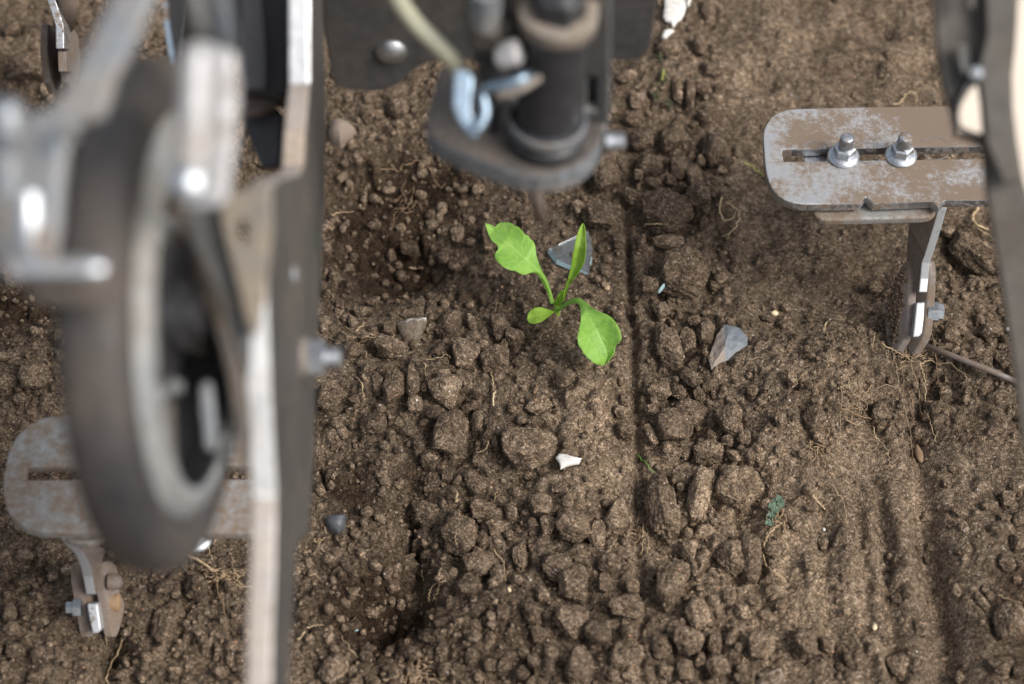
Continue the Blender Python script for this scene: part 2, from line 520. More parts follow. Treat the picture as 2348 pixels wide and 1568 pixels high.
def tube_geo(pts, rad, seg=10, cap=True):
    pts = [Vector(p) for p in pts]
    vsx, fs = [], []
    nx = None
    n = len(pts)
    for i, p in enumerate(pts):
        t = (pts[min(i + 1, n - 1)] - pts[max(i - 1, 0)]).normalized()
        if nx is None:
            nx = t.orthogonal().normalized()
        nx = (nx - t * nx.dot(t)).normalized()
        b = t.cross(nx)
        r = rad[i] if isinstance(rad, (list, tuple)) else rad
        for k in range(seg):
            a = 2 * math.pi * k / seg
            vsx.append(p + (nx * math.cos(a) + b * math.sin(a)) * r)
    for i in range(n - 1):
        for k in range(seg):
            a, b2 = i * seg + k, i * seg + (k + 1) % seg
            fs.append((a, b2, b2 + seg, a + seg))
    if cap:
        fs.append(tuple(range(seg))[::-1])
        fs.append(tuple(range((n - 1) * seg, n * seg)))
    return vsx, fs
def tube(name, pts, rad, m, parent=None, seg=12, smooth=True):
    v, f = tube_geo(pts, rad, seg)
    o = link(name, v, f, m, parent, smooth)
    return o
def smoothpath(pts, k=5):
    pts = [Vector(p) for p in pts]
    out = []
    for i in range(len(pts) - 1):
        p0, p1, p2, p3 = pts[max(i - 1, 0)], pts[i], pts[i + 1], pts[min(i + 2, len(pts) - 1)]
        for j in range(k):
            t = j / k
            out.append(0.5 * ((2 * p1) + (p2 - p0) * t + (2 * p0 - 5 * p1 + 4 * p2 - p3) * t * t + (3 * p1 - p0 - 3 * p2 + p3) * t ** 3))
    out.append(pts[-1])
    return out
def lathe(name, base, axis, prof, m, parent=None, seg=24, smooth=True, sharp=True):
    """prof: list of (distance along axis, radius)"""
    axis = axis.normalized()
    nx = axis.orthogonal().normalized()
    if abs(axis.x) > 0.9:
        nx = Vector((0, 1, 0))
    by = axis.cross(nx)
    v, f = [], []
    for (h, r) in prof:
        for k in range(seg):
            a = 2 * math.pi * k / seg
            v.append(base + axis * h + (nx * math.cos(a) + by * math.sin(a)) * r)
    for i in range(len(prof) - 1):
        for k in range(seg):
            a, b = i * seg + k, i * seg + (k + 1) % seg
            f.append((a, b, b + seg, a + seg))
    f.append(tuple(range(seg))[::-1])
    f.append(tuple(range((len(prof) - 1) * seg, len(prof) * seg)))
    o = link(name, v, f, m, parent, False)
    if smooth:
        me = o.data
        me.polygons.foreach_set('use_smooth', [True] * len(me.polygons))
        if sharp:
            me.set_sharp_from_angle(angle=R(40))
    return o

# ------------------------------------------------------------------ clods read from the photograph
CL = []
def addcl(fn, s, rows):
    for r in rows:
        u, v = fn(r[0], r[1])
        k = S / s
        CL.append([u, v, r[2] * k, r[3] * k, r[4] if len(r) > 4 else 0.0])
addcl(cA, 1.96, [(475,295,62,50,-20),(570,215,70,35,-15),(855,310,80,45,-10),(1030,240,45,50),(1135,235,40,50),(1040,340,45,38),(700,430,65,60),
 (1035,430,60,45),(1165,430,95,135,25),(1345,380,42,75,-25),(1355,480,60,36),(1430,570,48,50),(1290,630,108,110),(1085,600,50,65,30),(715,590,130,85,15),
 (395,600,65,80),(1125,700,58,52),(740,870,92,148,15),(885,850,70,140,-8),(975,880,35,45),(1140,930,122,118),(1130,820,90,70,-20),(590,1190,118,88,15),
 (1060,1090,100,60,22),(895,1030,70,70),(1160,1280,135,150,15),(1390,1150,65,95),(850,1230,75,50),(940,1360,60,70),(1020,1440,80,90),(240,960,120,100,-20),
 (560,740,110,48,-25),(610,860,60,70),(475,700,38,38),(1220,1120,75,60),(1530,1310,35,45),(1535,680,110,110),(1380,940,50,55),(1310,1050,45,40),
 (1880,1040,120,70,-25),(1830,1160,60,50),(1790,1380,205,170,-8),(720,1270,35,60),(780,1380,45,40),(1570,420,85,110,-15),(1680,500,80,80),(1730,820,50,50),
 (1540,1090,60,50),(1900,640,60,60),(310,240,45,45),(430,980,45,35),(1600,560,40,50)])
addcl(cB, 1.876, [(1180,70,70,75,20),(1290,20,60,60),(1490,80,78,102,-25),(1140,310,112,92),(1390,450,125,148,10),(1545,265,106,74),(1655,400,70,65),
 (1550,490,50,60),(1775,290,55,60),(1520,670,130,98,-20),(1440,845,112,78),(1500,1020,80,65),(1705,1050,60,75),(1260,1110,88,45,-20),(1150,1240,62,35,15),
 (1250,1330,50,80,20),(1500,1150,60,60),(1610,1240,48,90,20),(1470,1370,60,70),(440,1470,112,95),(590,1130,65,50,-30),(690,1340,60,70),(495,480,60,50),
 (600,445,45,45),(890,880,58,60),(560,720,40,85,-45),(900,1510,70,60),(1270,1470,50,45),(1040,1350,70,55),(1680,760,70,80),(1850,1500,60,60),
 (1720,1440,70,60),(1610,1440,60,50),(730,1530,50,45),(1120,460,60,50),(1840,600,60,110),(200,1040,60,50),(430,1040,50,50)])
addcl(cC, 1.876, [(110,240,100,80),(360,390,125,115),(540,440,75,110),(170,380,70,70),(240,110,65,50),(690,330,85,130,10),(1040,290,118,250,-6),(1320,150,88,180,18),
 (1590,120,170,150,25),(1560,650,115,130,15),(1690,630,90,170,5),(1090,830,110,170,18),(1240,560,60,70),(250,700,110,110),(370,840,110,130),(640,690,100,90),
 (590,830,60,80),(770,1000,130,98),(130,900,60,60),(350,1110,118,110,-30),(540,1190,110,95,40),(700,1370,80,100),(410,1450,110,130),(1300,1060,90,110),
 (1220,1260,110,110),(1130,1180,70,60),(1020,1290,80,90),(1530,910,60,60),(1730,950,55,50),(1760,1310,106,106),(1600,1290,35,45),(1420,1260,60,90),
 (1550,1220,40,80,20),(1450,1450,100,90),(1190,1480,80,80),(1050,1480,60,60),(1630,1030,60,60),(50,1050,70,80),(60,1400,60,60),(180,1450,60,80),
 (850,1340,60,60),(660,1130,50,40),(770,1190,50,50),(1830,1530,90,60,-20),(670,1510,60,50),(800,850,60,60),(1320,1400,60,60),(1630,1520,60,50),(100,1200,70,60)])
addcl(cD, 1.742, [(825,680,88,150,-5),(950,640,70,90),(980,900,60,90,-35),(1035,1010,42,58,-20),(1260,1060,52,28,35),(760,990,90,70),(900,1010,60,60),
 (710,1120,50,45),(960,1150,125,90,-8),(850,1250,130,105),(1250,1200,85,110),(1350,1310,55,60),(1240,1340,50,45),(1410,990,45,40),(700,1300,40,80,-20),
 (950,1400,45,70,25),(1100,1420,100,85),(850,1430,90,60),(1280,1440,60,38,40),(700,270,90,75),(930,190,175,165),(610,430,45,55),(1090,590,60,90),
 (1010,500,50,50),(780,430,60,60),(1110,960,60,50),(1680,890,42,70),(1600,1180,50,60),(500,930,35,30),(520,1050,40,50),(490,1130,45,50),(530,1270,70,70),
 (100,910,80,70),(1510,485,62,33,25)])
addcl(cE, 1.568, [(580,300,70,60),(780,290,50,80,-20),(720,600,34,130,5),(645,590,38,90),(400,640,70,60),(800,570,60,50,20),(910,555,40,35),(815,745,50,42),
 (740,790,25,30),(430,890,80,68),(620,880,80,90),(460,1040,90,70),(650,1060,60,72),(880,960,90,100),(740,1100,60,70),(600,1140,40,45),(395,1110,35,50),
 (190,1100,90,110),(350,1240,50,60),(560,1340,165,150),(780,1250,80,90),(920,1080,45,35),(890,1140,50,35),(870,450,90,50,10),(600,1530,110,45),
 (380,750,70,50),(280,1520,40,50),(490,1150,50,40),(790,1020,35,50),(830,90,50,85),(330,490,70,50),(160,1370,110,80)])
addcl(cF, 1.876, [(1290,70,35,40),(1745,200,70,75),(1820,110,60,60),(1425,560,65,50),(1740,660,65,75),(1390,280,70,50,20),(1730,340,50,50),(1830,350,60,70),
 (1580,860,35,35),(1565,960,35,70,-30),(1370,875,35,55),(920,930,40,45),(1100,1170,80,75),(925,1450,90,100),(230,1260,98,100,15),(400,1280,55,65),
 (545,1370,40,80,-20),(1385,1520,40,50),(535,775,40,40),(160,385,40,45),(280,250,50,40),(260,680,50,60),(370,530,40,60),(1085,570,35,40),(1140,640,25,30),
 (650,1080,25,25),(1620,910,40,35),(1780,1120,120,118),(1830,530,70,70),(540,1030,35,30),(690,1490,40,35),(530,630,30,30),(50,980,52,60,30),(1820,800,45,35),
 (870,620,30,30),(1700,1450,100,80),(1840,1490,60,60),(1180,775,25,25)])
addcl(cG, 1.911, [(870,480,125,205,-38),(650,290,60,50),(675,1085,75,65),(710,1200,50,38,-25),(775,1235,45,45),(880,1195,55,38,-15),(990,1050,110,80),
 (1110,1300,105,95),(80,720,70,50)])
addcl(cM, 1.5695, [(1040,745,76,64,-20),(1440,715,60,75),(1050,640,35,40),(640,575,40,40),(1060,870,60,60),(1860,630,50,40),(890,490,35,45),(990,540,35,30)])
addcl(cH, 1.96, [(675,170,96,86),(440,215,58,52),(270,95,45,45),(590,75,40,35),(680,300,45,40),(925,1000,45,45),(770,1310,80,80),(620,1340,40,60),
 (1140,1150,58,75),(1240,1215,40,35),(1055,1295,50,45),(325,1335,35,35),(415,1260,25,35),(1175,800,50,40),(880,555,35,30)])
addcl(cI, 2.1345, [(40,420,50,60),(210,490,100,58,-15),(330,340,30,30),(200,270,90,60),(1430,830,95,190,12),(1690,570,110,118),(1740,990,50,50),(1820,760,50,45),
 (1580,840,40,40),(130,1070,90,70),(80,760,70,80),(1620,420,35,25),(1880,1260,60,50),(310,1310,70,60),(1480,1300,50,50)])
CL += [[75,870,34,30,0],[10,882,22,24,0],[1125,545,26,34,0],[48,915,16,14,0],[30,70,24,18,0],[80,160,60,34,15],[318,95,20,16,0],[150,690,30,22,0]]
CL = [c for c in CL if c[2] * c[3] > 60]
CL.sort(key=lambda c: -c[2] * c[3])
for c in CL:
    if c[2] * c[3] > 900:
        c[2] *= 1.12
        c[3] *= 1.12
CL = CL[:298]

# ------------------------------------------------------------------ ground heights
XA, XB, YA, YB, ST = -0.38, 0.38, -0.27, 0.345, 0.0008
NX, NY = int((XB - XA) / ST) + 1, int((YB - YA) / ST) + 1
LAT = nr.rand(512, 512)
def vnoise(x, y, s, ox=0):
    x = x * s + 37.3 + ox * 17.7
    y = y * s + 91.7 + ox * 9.1
    xi, yi = np.floor(x).astype(int), np.floor(y).astype(int)
    fx, fy = x - xi, y - yi
    fx, fy = fx * fx * (3 - 2 * fx), fy * fy * (3 - 2 * fy)
    a, b = LAT[xi % 512, yi % 512], LAT[(xi + 1) % 512, yi % 512]
    c, d = LAT[xi % 512, (yi + 1) % 512], LAT[(xi + 1) % 512, (yi + 1) % 512]
    return (a * (1 - fx) + b * fx) * (1 - fy) + (c * (1 - fx) + d * fx) * fy - 0.5
def fbm(x, y, s, o=4, g=0.5, ox=0):
    r, a = 0, 1.0
    for i in range(o):
        r = r + a * vnoise(x, y, s * 2 ** i, ox + i * 3)
        a *= g
    return r
def sst(e0, e1, x):
    t = np.clip((x - e0) / (e1 - e0), 0, 1)
    return t * t * (3 - 2 * t)
def blob(x, y, u, v, ru, rv, ang=0):
    c = G(u, v)
    k = dep(c) / F
    dx, dy = (x - c.x), (y - c.y)
    a = R(ang)
    px, py = dx * math.cos(a) + dy * math.sin(a), -dx * math.sin(a) + dy * math.cos(a)
    return np.exp(-((px / (ru * k)) ** 2 + (py / (rv * k * 1.25)) ** 2))
def lineat(u1, v1, u2, v2):
    a, b = G(u1, v1), G(u2, v2)
    return lambda y: a.x + (b.x - a.x) * (y - a.y) / (b.y - a.y)
GX = lineat(1443, 450, 1470, 1450)            # the straight narrow groove
G1 = lineat(2018, 1090, 2052, 1480)
G2 = lineat(2108, 1000, 2156, 1480)
G3 = lineat(1880, 1150, 1912, 1500)
G4 = lineat(1965, 1080, 1995, 1480)
TL, TR = lineat(1612, 100, 1655, 700), lineat(2150, 100, 1905, 660)
def smoothmask(x, y):
    """1 where a wheel has pressed the soil smooth"""
    t = sst(0, 0.012, x - TL(y)) * sst(G(0, 745).y, G(0, 690).y, y) 
    return t * (1 - 0.7 * blob(x, y, 2230, 620, 130, 160))
def base(x, y):
    h = 0.010 * fbm(x, y, 14, 3)
    h = h - 0.034 * blob(x, y, 930, 565, 150, 95) - 0.026 * blob(x, y, 850, 405, 140, 50)
    h = h - 0.042 * blob(x, y, 890, 1385, 90, 62, 30) - 0.030 * blob(x, y, 945, 1215, 42, 100) - 0.006 * blob(x, y, 760, 1080, 90, 90)
    h = h + 0.013 * blob(x, y, 1320, 960, 90, 190) + 0.009 * blob(x, y, 1010, 900, 170, 130)
    h = h - 0.012 * blob(x, y, 1740, 560, 120, 260) + 0.016 * blob(x, y, 1860, 860, 170, 110) + 0.008 * blob(x, y, 1800, 1000, 140, 140)
    h = h - 0.006 * blob(x, y, 1950, 640, 130, 60)
    h = h - 0.012 * blob(x, y, 2140, 880, 60, 60) + 0.010 * blob(x, y, 2230, 820, 90, 60)
    h = h - 0.022 * blob(x, y, 245, 1480, 45, 45) - 0.008 * blob(x, y, 250, 1560, 60, 60) - 0.012 * blob(x, y, 70, 240, 120, 60) - 0.008 * blob(x, y, 60, 680, 150, 60)
    h = h + 0.012 * blob(x, y, 90, 130, 120, 50)
    low = sst(G(0, 1000).y, G(0, 1250).y, y)
    for g, dp, wd in ((G1, 0.007, 0.0055), (G2, 0.013, 0.0085), (G3, 0.005, 0.006), (G4, 0.005, 0.004)):
        wob = 0.005 * vnoise(x, y, 16, 5) + 0.002 * vnoise(x, y, 60, 7)
        h = h - dp * np.exp(-((x - g(y) + wob) / wd) ** 2) * np.maximum(low, 0.0 if g in (G3, G4) else 0.75 * sst(G(0, 830).y, G(0, 950).y, y))
    h = h + 0.010 * blob(x, y, 2300, 1330, 130, 200)
    # shallow footprint-like dents on the pressed soil, top right
    for (u, v, ru, rv, dp) in ((1890, 80, 55, 28, 0.012), (2020, 60, 50, 26, 0.011), (1830, 30, 40, 30, 0.008), (2110, 150, 40, 24, 0.012), (1960, 110, 24, 18, 0.008), (1750, 190, 40, 24, 0.006), (1800, 240, 50, 14, 0.004)):
        h = h - dp * blob(x, y, u, v, ru, rv)
    h = h + 0.006 * blob(x, y, 1960, 142, 110, 13)
    return h
def groove(x, y):
    d = x - GX(y) + 0.0034 * vnoise(x, y, 45, 2) + 0.0016 * vnoise(x, y, 160, 6)
    dp = np.clip(0.0050 + 0.0100 * vnoise(x, y, 24, 8), 0.0006, 1)
    on = sst(G(0, 330).y, G(0, 420).y, y)
    return -0.95 * dp * np.exp(-(d / (0.0026 + 0.002 * vnoise(x, y, 30, 12))) ** 2) * on + 0.0012 * np.exp(-((d + 0.008) / 0.004) ** 2)
def damp_shade_at(X, Y):
    m = 1.25 * blob(X, Y, 900, 490, 210, 170) + 1.5 * blob(X, Y, 885, 1385, 130, 95) + 1.1 * blob(X, Y, 860, 1110, 140, 80) + 0.9 * blob(X, Y, 70, 250, 190, 130)  # shade in pits and under the machine painted along with the damp
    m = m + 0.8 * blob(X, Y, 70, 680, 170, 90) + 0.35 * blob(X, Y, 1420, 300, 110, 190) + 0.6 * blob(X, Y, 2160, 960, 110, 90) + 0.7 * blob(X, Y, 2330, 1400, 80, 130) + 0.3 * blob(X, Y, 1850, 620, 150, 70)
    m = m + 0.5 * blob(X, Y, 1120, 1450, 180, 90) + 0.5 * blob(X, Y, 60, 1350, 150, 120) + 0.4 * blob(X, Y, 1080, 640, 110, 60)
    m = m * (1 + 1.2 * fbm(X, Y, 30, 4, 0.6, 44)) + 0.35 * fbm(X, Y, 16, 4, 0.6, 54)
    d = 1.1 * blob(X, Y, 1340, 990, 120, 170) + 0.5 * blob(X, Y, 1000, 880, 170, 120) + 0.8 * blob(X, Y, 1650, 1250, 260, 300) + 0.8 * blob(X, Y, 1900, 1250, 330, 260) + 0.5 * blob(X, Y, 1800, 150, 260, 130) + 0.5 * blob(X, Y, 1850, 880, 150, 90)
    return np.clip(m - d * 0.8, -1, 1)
def zat(x, y):
    a, b = np.array([float(x)]), np.array([float(y)])
    return float(base(a, b)[0])
def gp(u, v, lift=0.0):
    """the point of the ground seen at this place of the photo"""
    z = 0.0
    for _ in range(5):
        p = G(u, v, z)
        z = zat(p.x, p.y)
    p = G(u, v, z + lift)
    return p

xs = XA + np.arange(NX) * ST
ys = YA + np.arange(NY) * ST
X, Y = np.meshgrid(xs, ys)
H = base(X, Y)
SM = smoothmask(X, Y)
rough = 1 - 0.8 * SM
RIB = sst(G(1700, 0).x, G(1850, 0).x, X) * sst(G(0, 900).y, G(0, 1080).y, Y)
rough = rough * (1 - 0.65 * RIB)
H += rough * (0.0062 * fbm(X, Y, 48, 4, 0.5, 4) - 0.002) + 0.0010 * fbm(X, Y, 420, 3, 0.6, 9) * (0.6 + 0.4 * rough)
H += SM * (0.0062 * fbm(X, Y * 0.6, 30, 4, 0.5, 13) + 0.0030 * fbm(X + .3 * Y, Y, 110, 2, 0.5, 17))
WX = X + 0.0022 * fbm(X, Y, 260, 3, 0.55, 21)
WY = Y + 0.0022 * fbm(X, Y, 260, 3, 0.55, 31)
# every crumb pressed into the sheet gives it real relief
def splat(cx, cy, r, hh, ang, asp, hr):
    i0, i1 = max(0, int((cx - 1.7 * r - XA) / ST)), min(NX, int((cx + 1.7 * r - XA) / ST) + 2)
    j0, j1 = max(0, int((cy - 1.7 * r - YA) / ST)), min(NY, int((cy + 1.7 * r - YA) / ST) + 2)
    if i1 <= i0 or j1 <= j0:
        return
    dx, dy = WX[j0:j1, i0:i1] - cx, WY[j0:j1, i0:i1] - cy
    c, s = math.cos(ang), math.sin(ang)
    q = (np.abs((dx * c + dy * s) / (r * asp)) ** 3.4 + np.abs((-dx * s + dy * c) / (r / asp)) ** 3.4)
    if r > 0.0019:
        n_ = rng.randint(5, 7)
        q = np.full(dx.shape, -9.0)
        for t_ in range(n_):
            an = ang + 6.283 * (t_ + rng.uniform(-.28, .28)) / n_
            q = np.maximum(q, (dx * math.cos(an) * (1 / asp) + dy * math.sin(an) * asp) / (r * rng.uniform(.68, 1.02)))
        q = np.abs(q) ** 2.2
        hr = (hr[0] * 1.4, hr[1] * 1.4)
    jz = min(max(int((cy - YA) / ST), 0), NY - 1)
    iz = min(max(int((cx - XA) / ST), 0), NX - 1)
    b0 = H0[jz, iz]
    tgt = b0 + hh * (np.sqrt(np.clip(1 - q, 0, 1)) - 0.25) + hr[0] * dx + hr[1] * dy
    sub = H[j0:j1, i0:i1]
    np.maximum(sub, np.where(q < 1, tgt, -9), out=sub)
H += RIB * 0.0034 * (vnoise(X + 0.12 * Y + .003 * vnoise(X, Y, 40, 71), Y * 0.08, 140, 61) + 1.2 * vnoise(X + 0.12 * Y + .004 * vnoise(X, Y, 25, 73), Y * 0.12, 70, 63))
H0 = H.copy()
def dens(u, v):
    d = 1.0
    if smoothmask(np.array([G(u, v).x]), np.array([G(u, v).y]))[0] > 0.5:
        d = 0.10
    if 1230 < u < 1430 and 850 < v < 1130:
        d = 0.35
    if u > 1780 and v > 1000:
        d = 0.08
    return d
cnt = 0
for i in range(7000):
    u, v = rng.uniform(-60, 2400), rng.uniform(-60, 1640)
    if rng.random() > dens(u, v):
        continue
    p = gp(u, v) if i % 3 == 0 else G(u, v)
    r = 0.0015 * (1 / max(0.05, rng.random())) ** 0.62
    r = min(r, 0.0075)
    if abs(p.x - float(GX(p.y))) < 0.004 + r * 0.6:
        continue
    splat(p.x, p.y, r, r * rng.uniform(0.5, 0.95), rng.uniform(0, 3.14), rng.uniform(0.8, 1.3), (rng.uniform(-.3, .3), rng.uniform(-.3, .3)))
for i in range(26000):
    x, y = rng.uniform(XA, XB), rng.uniform(YA, YB)
    r = rng.uniform(0.0009, 0.0018)
    if rng.random() < 0.85 * smoothmask(np.array([x]), np.array([y]))[0]:
        continue
    if rng.random() < 0.6 * RIB[min(max(int((y - YA) / ST), 0), NY - 1), min(max(int((x - XA) / ST), 0), NX - 1)]:
        continue
    splat(x, y, r, r * 0.8, rng.uniform(0, 3.14), rng.uniform(0.85, 1.2), (0, 0))
H += groove(X, Y)
# soil is lower right beside each separate clod
def moat(cx, cy, rx, ry, a, dp):
    m = max(rx, ry) * 1.9
    i0, i1 = max(0, int((cx - m - XA) / ST)), min(NX, int((cx + m - XA) / ST) + 2)
    j0, j1 = max(0, int((cy - m - YA) / ST)), min(NY, int((cy + m - YA) / ST) + 2)
    if i1 <= i0 or j1 <= j0:
        return
    dx, dy = WX[j0:j1, i0:i1] - cx, WY[j0:j1, i0:i1] - cy
    c, s = math.cos(a), math.sin(a)
    q = np.sqrt(((dx * c + dy * s) / rx) ** 2 + ((-dx * s + dy * c) / ry) ** 2)
    H[j0:j1, i0:i1] -= dp * np.exp(-((q - 0.95) / 0.33) ** 2)
CW = []
SP, CP = math.sin(PITCH), math.cos(PITCH)
for c in CL:
    p = gp(c[0], c[1])
    k = dep(p) / F
    rx, ry = c[2] * k, c[3] * k
    rz = 0.66 * min(rx, ry) + 0.16 * max(rx, ry)
    ryw = math.sqrt(max((ry ** 2 - (rz * CP) ** 2), (0.5 * ry) ** 2)) / SP
    CW.append((p, rx, ryw, rz, -R(c[4])))
    moat(p.x, p.y, rx, ryw, -R(c[4]), min(0.006, 0.5 * rz))
H = np.clip(H, -0.06, 0.05)
for (u, v, rr, dz) in ((1305, 585, .019, .0), (945, 750, .010, 0), (1303, 1055, .009, 0), (1668, 795, .012, 0), (1545, 40, .014, 0)):
    c_ = G(u, v)
    q = (1 - sst(0.6, 1.0, np.sqrt((X - c_.x) ** 2 + (Y - c_.y) ** 2) / rr))
    i_, j_ = int((c_.x - XA) / ST), int((c_.y - YA) / ST)
    lv = float(np.median(H[j_ - 8:j_ + 9, i_ - 8:i_ + 9]))
    H = H * (1 - 0.8 * q) + 0.8 * q * (lv + 0.25 * (H - lv) * 0)
# damp patches of turned soil, with the shade of pits painted in
MO = damp_shade_at(X, Y)
# one sheet, finer in view, reaching far out
out = [0.002, 0.006, 0.015, 0.04, 0.1, 0.25, 0.6, 1.5, 4, 12, 40]
xf = np.concatenate([[XA - e for e in out[::-1]], xs, [XB + e for e in out]])
yf = np.concatenate([[YA - e for e in out[::-1]], ys, [YB + e for e in out]])
XF, YF = np.meshgrid(xf, yf)
HF = 0.5 * base(np.clip(XF, XA, XB), np.clip(YF, YA, YB)) + 0.006 * fbm(XF, YF, 25, 3, 0.5, 3)
k = len(out)
HF[k:-k, k:-k] = H
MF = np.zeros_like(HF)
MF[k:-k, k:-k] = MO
ny, nx_ = HF.shape
co = np.stack([XF, YF, HF], -1).reshape(-1, 3)
ii = np.arange(ny * nx_).reshape(ny, nx_)
qd = np.stack([ii[:-1, :-1], ii[:-1, 1:], ii[1:, 1:], ii[1:, :-1]], -1).reshape(-1, 4)
me = bpy.data.meshes.new('soil_ground')
me.vertices.add(len(co))
me.vertices.foreach_set('co', co.astype(np.float32).ravel())
me.loops.add(qd.size)
me.loops.foreach_set('vertex_index', qd.astype(np.int32).ravel())
me.polygons.add(len(qd))
me.polygons.foreach_set('loop_start', np.arange(0, qd.size, 4, dtype=np.int32))
me.polygons.foreach_set('use_smooth', np.ones(len(qd), dtype=bool))
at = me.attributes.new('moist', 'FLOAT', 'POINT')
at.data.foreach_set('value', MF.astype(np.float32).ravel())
me.update(calc_edges=True)
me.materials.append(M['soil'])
ground = bpy.data.objects.new('ground', me)
col.objects.link(ground)
tag(ground, 'brown tilled field soil with furrows, pits and pressed wheel tracks', kind='structure')
def hat(x, y):
    i, j = min(max(int(round((x - XA) / ST)), 0), NX - 1), min(max(int(round((y - YA) / ST)), 0), NY - 1)
    return float(H[j, i])
def gs(u, v, lift=0.0):
    """point on the finished surface at this place of the photo"""
    z = 0.0
    for _ in range(6):
        p = G(u, v, z)
        z = 0.5 * z + 0.5 * hat(p.x, p.y)
    return G(u, v, z + lift)

# ------------------------------------------------------------------ soil clods
def clod_mesh(seed, sub=5, blocky=0.5):
    r = random.Random(seed)
    bm = bmesh.new()
    bmesh.ops.create_icosphere(bm, subdivisions=sub, radius=1)
    pl = []
    for ax in range(3):
        for sg in (-1, 1):
            b_ = [r.gauss(0, .36) for _ in range(3)]
            b_[ax] = sg
            pl.append((Vector(b_).normalized(), r.uniform(0.62, 0.86)))
    for i in range(r.randint(4, 8)):
        nvec = Vector((r.gauss(0, 1), r.gauss(0, 1), r.gauss(0, .8))).normalized()
        pl.append((nvec, r.uniform(0.66, 0.92)))
    off = Vector((r.uniform(-50, 50), r.uniform(-50, 50), r.uniform(-50, 50)))
    kk = 22 + 30 * blocky
    for v in bm.verts:
        n = v.co.normalized()
        a = math.exp(-kk * 1.06)
        for q, d in pl:
            t = n.dot(q)
            if t > 0.12:
                a += math.exp(-kk * min(d / t, 3))
        rad = -math.log(a) / kk
        rad += 0.09 * mn.noise(n * 1.7 + off) + 0.065 * mn.noise(n * 4.0 + off) + 0.05 * mn.noise(n * 9 + off) + 0.034 * mn.noise(n * 19 + off) + 0.022 * mn.noise(n * 38 + off)
        rad -= 0.10 * max(0, abs(mn.noise(n * 2.7 - off)) * -1 + 0.09) / 0.09 * blocky
        v.co = n * rad
    mx = [max(abs(v.co[i]) for v in bm.verts) for i in range(3)]
    for v in bm.verts:
        v.co = Vector([v.co[i] / mx[i] * 1.02 for i in range(3)])
    m_ = bpy.data.meshes.new('soil_clod')
    bm.to_mesh(m_)
    bm.free()
    m_.polygons.foreach_set('use_smooth', [True] * len(m_.polygons))
    m_.materials.append(M['clod'])
    return m_
shapes = [clod_mesh(100 + i, 5, 0.3 + 0.6 * (i % 3) / 2) for i in range(14)]
LM = [('seedling', 1272, 712), ('glass shard', 1310, 585), ('white triangular chip', 945, 752), ('white ragged chip', 1303, 1055), ('blue-grey flint', 1668, 795),
      ('dark grey stone', 770, 1195), ('nut on the upright post', 755, 820), ('rounded base plate of the seeder', 1210, 400), ('rivet on the grey sheet', 900, 60),
      ('rusty slotted plate', 1760, 360), ('right pair of discs', 2085, 720), ('left pair of discs', 225, 1360), ('cream seed husk', 2003, 1438), ('green cress sprig', 1782, 1165),
      ('curled dry stalk in the wheel track', 1680, 500), ('straw curl in the dark pit', 985, 1345), ('pale lengthwise straw', 1130, 890), ('bulb-ended root', 2115, 990),
      ('small green grass blade', 1490, 1075), ('root tuft in the groove', 1475, 1225), ('white flake at the top edge', 1545, 40), ('brown tangle at the bottom', 925, 1460),
      ('pale pebble beside the post', 783, 297), ('slotted plate on the left', 90, 1100), ('bare wheel rubber', 340, 1250), ('upright post foot', 620, 1500)]
ORDW = 'first second third fourth fifth sixth seventh eighth ninth tenth eleventh twelfth thirteenth fourteenth fifteenth sixteenth seventeenth eighteenth nineteenth twentieth'.split()
LM += [('big squared lump up the groove', 2300 * S + 560 * S / 1.568, 1340 * S / 1.568), ('big angular lump by the right discs', 2305, 600), ('wide flat lump below the seedling', cA(1790, 1380)[0], cA(1790, 1380)[1]),
       ('tall lump right of the groove', cC(1040, 290)[0], cC(1040, 290)[1]), ('round lump with a root on it', cB(1390, 450)[0], cB(1390, 450)[1]), ('pale pentagon lump at bottom', cC(1760, 1310)[0], cC(1760, 1310)[1]),
       ('dark fuzzy lump at lower right', cF(1780, 1120)[0], cF(1780, 1120)[1]), ('muddy angular lump mid left', cA(1160, 1280)[0], cA(1160, 1280)[1])]
buckets = {}
for i, c in enumerate(CL):
    best = min(LM, key=lambda l: math.hypot(l[1] - c[0], l[2] - c[1]))
    dx, dy = c[0] - best[1], c[1] - best[2]
    side = ('right of' if dx > 0 else 'left of') if abs(dx) > abs(dy) else ('below' if dy > 0 else 'above')
    buckets.setdefault((best[0], side), []).append((math.hypot(dx, dy), i))
labels = {}
for (lm, side), L in buckets.items():
    for r_, (_, i) in enumerate(sorted(L)):
        c = CL[i]
        a, asp = c[2] * c[3], max(c[2], c[3]) / min(c[2], c[3])
        size = 'big' if a > 1600 else 'middling' if a > 500 else 'small'
        shp = 'long' if asp > 1.5 else 'oval' if asp > 1.15 else 'rounded'
        if math.hypot(c[0] - dict((l[0], l[1]) for l in LM)[lm], c[1] - dict((l[0], l[2]) for l in LM)[lm]) < 6:
            labels[i] = f'{lm}, the lump itself'
        else:
            labels[i] = f'{size} {shp} soil lump, {"" if r_ == 0 else ORDW[min(r_, 19)] + " "}nearest {side} the {lm}'
